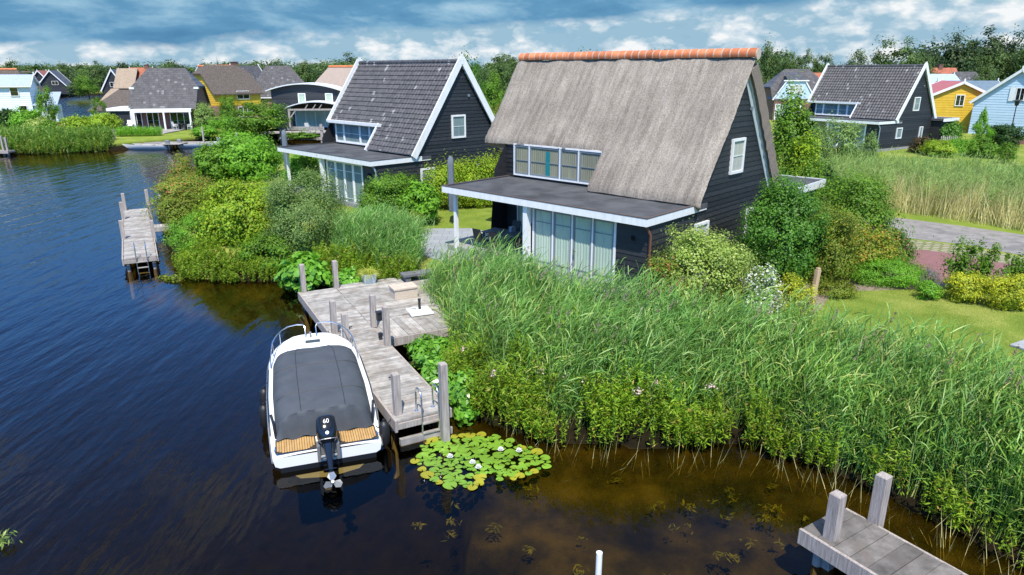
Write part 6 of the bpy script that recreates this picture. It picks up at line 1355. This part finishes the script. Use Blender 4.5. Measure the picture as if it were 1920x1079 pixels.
T = [
 (38, 150, 70, 118, 'round', lf_fard, 2, 'dark spreading tree behind the white clapboard house'),
 (37, 152, 18, 111, 'cone', lf_fard, 3, 'narrow dark treetop sticking out above the white clapboard house'),
 (96, 92, 46, 158, 'tall', lf_mid, 14, 'slender green tree right of the white clapboard house'),
 (20, 140, 60, 128, 'round', lf_fard, 5, 'dark tree at the left picture edge'),
 (148, 214, 46, 150, 'round', lf_far, 6, 'round green tree on the pond shore left of the willow'),
 (168, 205, 60, 131, 'willow', lf_mid, 7, 'drooping willow on the pond shore'),
 (192, 93, 30, 176, 'airy', lf_mid, 8, 'thin young tree standing before the pond'),
 (120, 275, 62, 118, 'round', lf_far, 1, 'broad round tree behind the far twin gables'),
 (186, 240, 50, 114, 'round', lf_far, 2, 'tall round tree behind the willow'),
 (240, 260, 52, 116, 'round', lf_fard, 9, 'dark tree rising behind the orange roofed house'),
 (338, 260, 40, 112, 'round', lf_fard, 10, 'dark tree behind the brick house roof'),
 (416, 220, 22, 110, 'cone', lf_far, 3, 'pointed tree above the yellow house roof'),
 (520, 240, 80, 112, 'round', lf_far, 1, 'broad tree behind the hipped grey house'),
 (575, 230, 60, 108, 'round', lf_far, 6, 'broad tree between the hipped house and the tiled villa'),
 (665, 300, 110, 99, 'round', lf_far, 2, 'wide tree rising behind the ridge of the tiled villa'),
 (512, 150, 36, 130, 'cone', lf_far, 4, 'green tree right of the yellow house chimney'),
 (433, 97, 46, 172, 'round', lf_mid, 11, 'bushy green tree before the yellow house'),
 (488, 84, 128, 184, 'round', lf_mid, 12, 'large bushy tree on the far bank before the black house'),
 (430, 88, 84, 214, 'round', lf_fresh, 13, 'low spreading tree left of the large bushy tree on the far bank'),
 (880, 74, 66, 92, 'tall', lf_dark, 14, 'tall dark tree between the two near villas'),
 (922, 96, 70, 130, 'round', lf_mid, 1, 'lighter tree right of the tall dark tree, partly behind the thatch'),
 (852, 120, 44, 106, 'round', lf_far, 5, 'tree behind the gable peak of the tiled villa'),
 (945, 150, 60, 108, 'round', lf_far, 9, 'distant tree touching the left end of the thatched ridge'),
 (900, 70, 54, 196, 'round', lf_grey, 2, 'grey green bush tree beside the tiled villa annex'),
 (928, 62, 40, 188, 'tall', lf_red, 6, 'reddish bush tree at the left eave of the thatched villa'),
 (1430, 130, 52, 71, 'tall', lf_far, 14, 'tall leafy tree just right of the thatched ridge end'),
 (1474, 150, 54, 92, 'airy', lf_far, 15, 'thin see through tree, first in the row behind the brick house'),
 (1508, 154, 50, 88, 'airy', lf_far, 16, 'thin see through tree, second in the row behind the brick house'),
 (1538, 150, 46, 94, 'airy', lf_far, 17, 'thin see through tree, last in the row behind the brick house'),
 (1592, 160, 66, 93, 'round', lf_far, 9, 'dense tree left of the tall open tree behind the rear villa'),
 (1665, 140, 112, 66, 'airy', lf_far, 18, 'tall open crowned tree above the rear villa roof'),
 (1716, 150, 62, 92, 'round', lf_far, 10, 'tree between the tall open tree and the dark wood'),
 (1772, 165, 104, 60, 'round', lf_fard, 1, 'dark tree at the left end of the dark wood'),
 (1838, 170, 120, 50, 'round', lf_fard, 2, 'dark tree in the middle of the dark wood'),
 (1905, 165, 110, 50, 'round', lf_fard, 5, 'dark tree of the dark wood at the right picture edge'),
 (1852, 145, 100, 84, 'round', lf_far, 6, 'paler green tree in front of the dark wood'),
 (1915, 140, 90, 72, 'round', lf_far, 12, 'olive green tree before the dark wood at the picture edge'),
 (1832, 118, 56, 118, 'tall', lf_far, 14, 'grey green tree right of the dark hipped roof'),
 (1960, 150, 100, 70, 'round', lf_fard, 11, 'outermost dark tree at the right picture edge'),
 (1834, 71, 62, 196, 'cone', lf_fresh, 4, 'bright green young tree before the pale blue house'),
 (1562, 50, 112, 214, 'tall', lf_grey, 15, 'wispy grey green willow before the rear villa porch'),
 (1524, 48, 60, 232, 'tall', lf_grey, 17, 'thin willow sapling left of the wispy willow'),
 (1620, 50, 50, 240, 'tall', lf_grey, 16, 'thin willow sapling right of the wispy willow'),
]
for (px, d, w_, top, kind, m, sd, lab) in T: tree(lab, px, d, w_, top, kind, m, sd)
bush('shrub', 'tall leafy shrub behind the rear verge of the thatched villa', 1464, 36, .9, 92, 172, 1.3, 12000, (.13, .085), lf_mid, 120, .12)
bush('shrub', 'lower yellow green shrub below the tall leafy shrub behind the thatched villa', 1490, 34.5, .9, 70, 262, 1.2, 6000, (.12, .08), lf_lime, 70, .14)
# shrubs round the far houses
for a in (
 ('rounded dark hedge like shrub at the left picture edge', 12, 96, .9, 50, 208, 2.5, 2500, (.3, .2), lf_deep),
 ('bright rounded shrub before the white clapboard house', 58, 88, .9, 52, 206, 2.5, 3500, (.26, .17), lf_fresh),
 ('pale shrub right of the bright rounded shrub on the far bank', 78, 86, .9, 44, 222, 2, 2500, (.24, .15), lf_pale),
 ('green shrub under the slender tree on the far bank', 100, 86, .9, 40, 228, 2, 2500, (.24, .16), lf_mid),
 ('yellow green shrub row before the pond, left part', 150, 88, .9, 66, 222, 2, 4000, (.24, .15), lf_lime),
 ('yellow green shrub row before the pond, right part', 200, 88, .9, 56, 216, 2, 4000, (.24, .15), lf_lime),
 ('low reddish shrub on the far bank left of the yellow green row', 120, 87, .9, 40, 232, 1.5, 2000, (.24, .14), lf_red),
 ('reedy shrub right of the brick house', 386, 95, .9, 44, 196, 2, 3000, (.3, .1), lf_reed2),
 ('low shrub left of the far dinghy', 385, 84.5, .9, 50, 238, 1.5, 3000, (.24, .15), lf_fresh),
 ('green shrub below the large bushy tree', 450, 82.5, .5, 80, 246, 1.5, 4000, (.24, .15), lf_fresh),
 ('plants hanging over the veranda fence', 566, 84.6, .5, 70, 250, .6, 2600, (.2, .12), lf_mid),
 ('lime green rounded shrub before the rear villa', 1755, 63.5, .9, 56, 266, 1.6, 5500, (.16, .10), lf_lime),
 ('smooth green grassy mound before the rear villa', 1800, 64.5, .9, 66, 262, 1.6, 6500, (.2, .06), lf_fresh),
 ('dark leafed shrub right of the smooth grassy mound', 1840, 62.5, .9, 50, 266, 1.4, 4500, (.17, .11), lf_mid),
 ('dark reddish shrub at the corner of the rear villa', 1722, 66, .9, 34, 258, 1.2, 2600, (.16, .10), lm('maroon_leaves', (.05, .035, .02), (.12, .07, .035))),
 ('dark clipped hedge block before the pale blue house', 1880, 72, .9, 64, 236, 2.0, 6000, (.17, .11), lf_deep),
 ('small green conifer shrub on the far lawn', 1884, 58, .9, 30, 272, .8, 2500, (.14, .06), lf_mid),
 ('shrub before the annex of the rear villa', 1770, 72, .9, 60, 226, 1.6, 4500, (.18, .11), lf_dark),
 ('green shrub at the right end of the dry reeds', 1908, 40, .9, 60, 318, 1.4, 6000, (.12, .07), lf_mid),
 ('leafy shrub at the left end of the dry reeds', 1500, 34, .9, 70, 300, 1.5, 7000, (.11, .07), lf_mid),
 ('low dark shrub behind the rear annex of the thatched villa', 1530, 36, .9, 90, 312, 1.3, 6000, (.11, .07), lf_deep),
): bush('shrub', *a)
# the wood on the horizon
def woods(name, label, rows, m):
    Ps, Ns = [], []
    for (p0, p1, d, top0, top1, step, sd) in rows:
        g = np.random.default_rng(sd); px = p0
        while px < p1:
            d_ = d * g.uniform(.9, 1.1); t = top0 + (top1 - top0) * (px - p0) / (p1 - p0) + g.normal() * 3.4; c = at(px, d_); H = D(px, t, d_).z - G0; r = step * g.uniform(.8, 1.5) / FPX * d_ * .9535
            p, nn = crown_pts(900, (r, r, H * .52), 26, .19, -.6, .5, .3, int(px * 3 + sd + 9000)); p += np.array([c.x, c.y, G0 + H * .5]); Ps.append(p); Ns.append((nn, r)); px += step * g.uniform(.6, 1.1)
    L = np.concatenate([np.full(len(n_), r * .15) for n_, r in Ns])[:, None]; pos = np.concatenate(Ps); nn = np.concatenate([n_ for n_, r in Ns])
    n = len(pos); V, F = leaf_quads(pos, nn, 1.0, .7); V = V.reshape(n, 4, 3); c = pos[:, None]; V = c + (V - c) * L[:, None]
    tag(npmesh(name, V.reshape(-1, 3), F, m), label, 'wood', kind='stuff')
woods('far_woods', 'long distant belt of trees along the horizon', [(-500, 1000, 420, 124, 122, 20, 1), (-60, 640, 330, 128, 124, 24, 2), (940, 1480, 520, 112, 104, 22, 3), (620, 960, 260, 122, 132, 22, 4), (1380, 2400, 330, 124, 118, 24, 6)], lf_far)
woods('far_woods', 'dark tree belt behind the houses on the far side of the pond', [(-60, 620, 285, 136, 132, 26, 8), (860, 970, 170, 140, 140, 22, 9), (1700, 2000, 185, 96, 80, 34, 10)], lf_fard)
for k, (x0, x1, d, c_) in enumerate(((1000, 2400, 300, (.10, .16, .03)), (900, 2600, 420, (.22, .24, .05)), (-900, 900, 600, (.12, .18, .04)))):
    a, b = at(x0, d), at(x1, d); sheet('field', [(a.x, d), (b.x, d), (b.x, d + 90), (a.x, d + 90)], G0 + .02, M('field_%s' % ('crop', 'meadow', 'pasture')[k], c_, tuple(q * 1.25 for q in c_), rough=1, scale=.05))

v = P(8, 1018, .05); n = 60; a = rng.uniform(0, 6.28, n); r_ = rng.uniform(0, .3, n); V, F = leaf_quads(np.column_stack([v.x + np.cos(a) * r_, v.y + np.sin(a) * r_ * .6, .04 + rng.uniform(0, .22, n)]), rng.normal(size=(n, 3)) + np.array([0, 0, .5]), .12, .03)
tag(npmesh('floating_plant', V, F, lf_pale), 'pale sprig of a water plant at the lower left picture corner', 'plant')

v = P(305, 521, .0); w_ = P(333, 527, 0.); br_ = MB(); br_.tube([v, (v + w_) / 2 + Vector((0, .15, .05)), w_], [.07, .05, .02], 6)
n = 260; t = rng.uniform(0, 1, n)[:, None]; pos = np.array(v)[None] * (1 - t) + np.array(w_)[None] * t + rng.normal(size=(n, 3)) * np.array([.13, .13, .05]) + np.array([0, 0, .06]); V, F = leaf_quads(pos, rng.normal(size=(n, 3)) + np.array([0, 0, .8]), .13, .06)
V, F, mi = join([(V, F, 0), (np.array(br_.v), np.array([f for f in br_.f if len(f) == 4]), 1)]); tag(npmesh('drifting_branch', V, F, [lf_olive, m_bark], None, mi), 'leafy branch drifting on the water below the jetty with the gangway', 'branch')
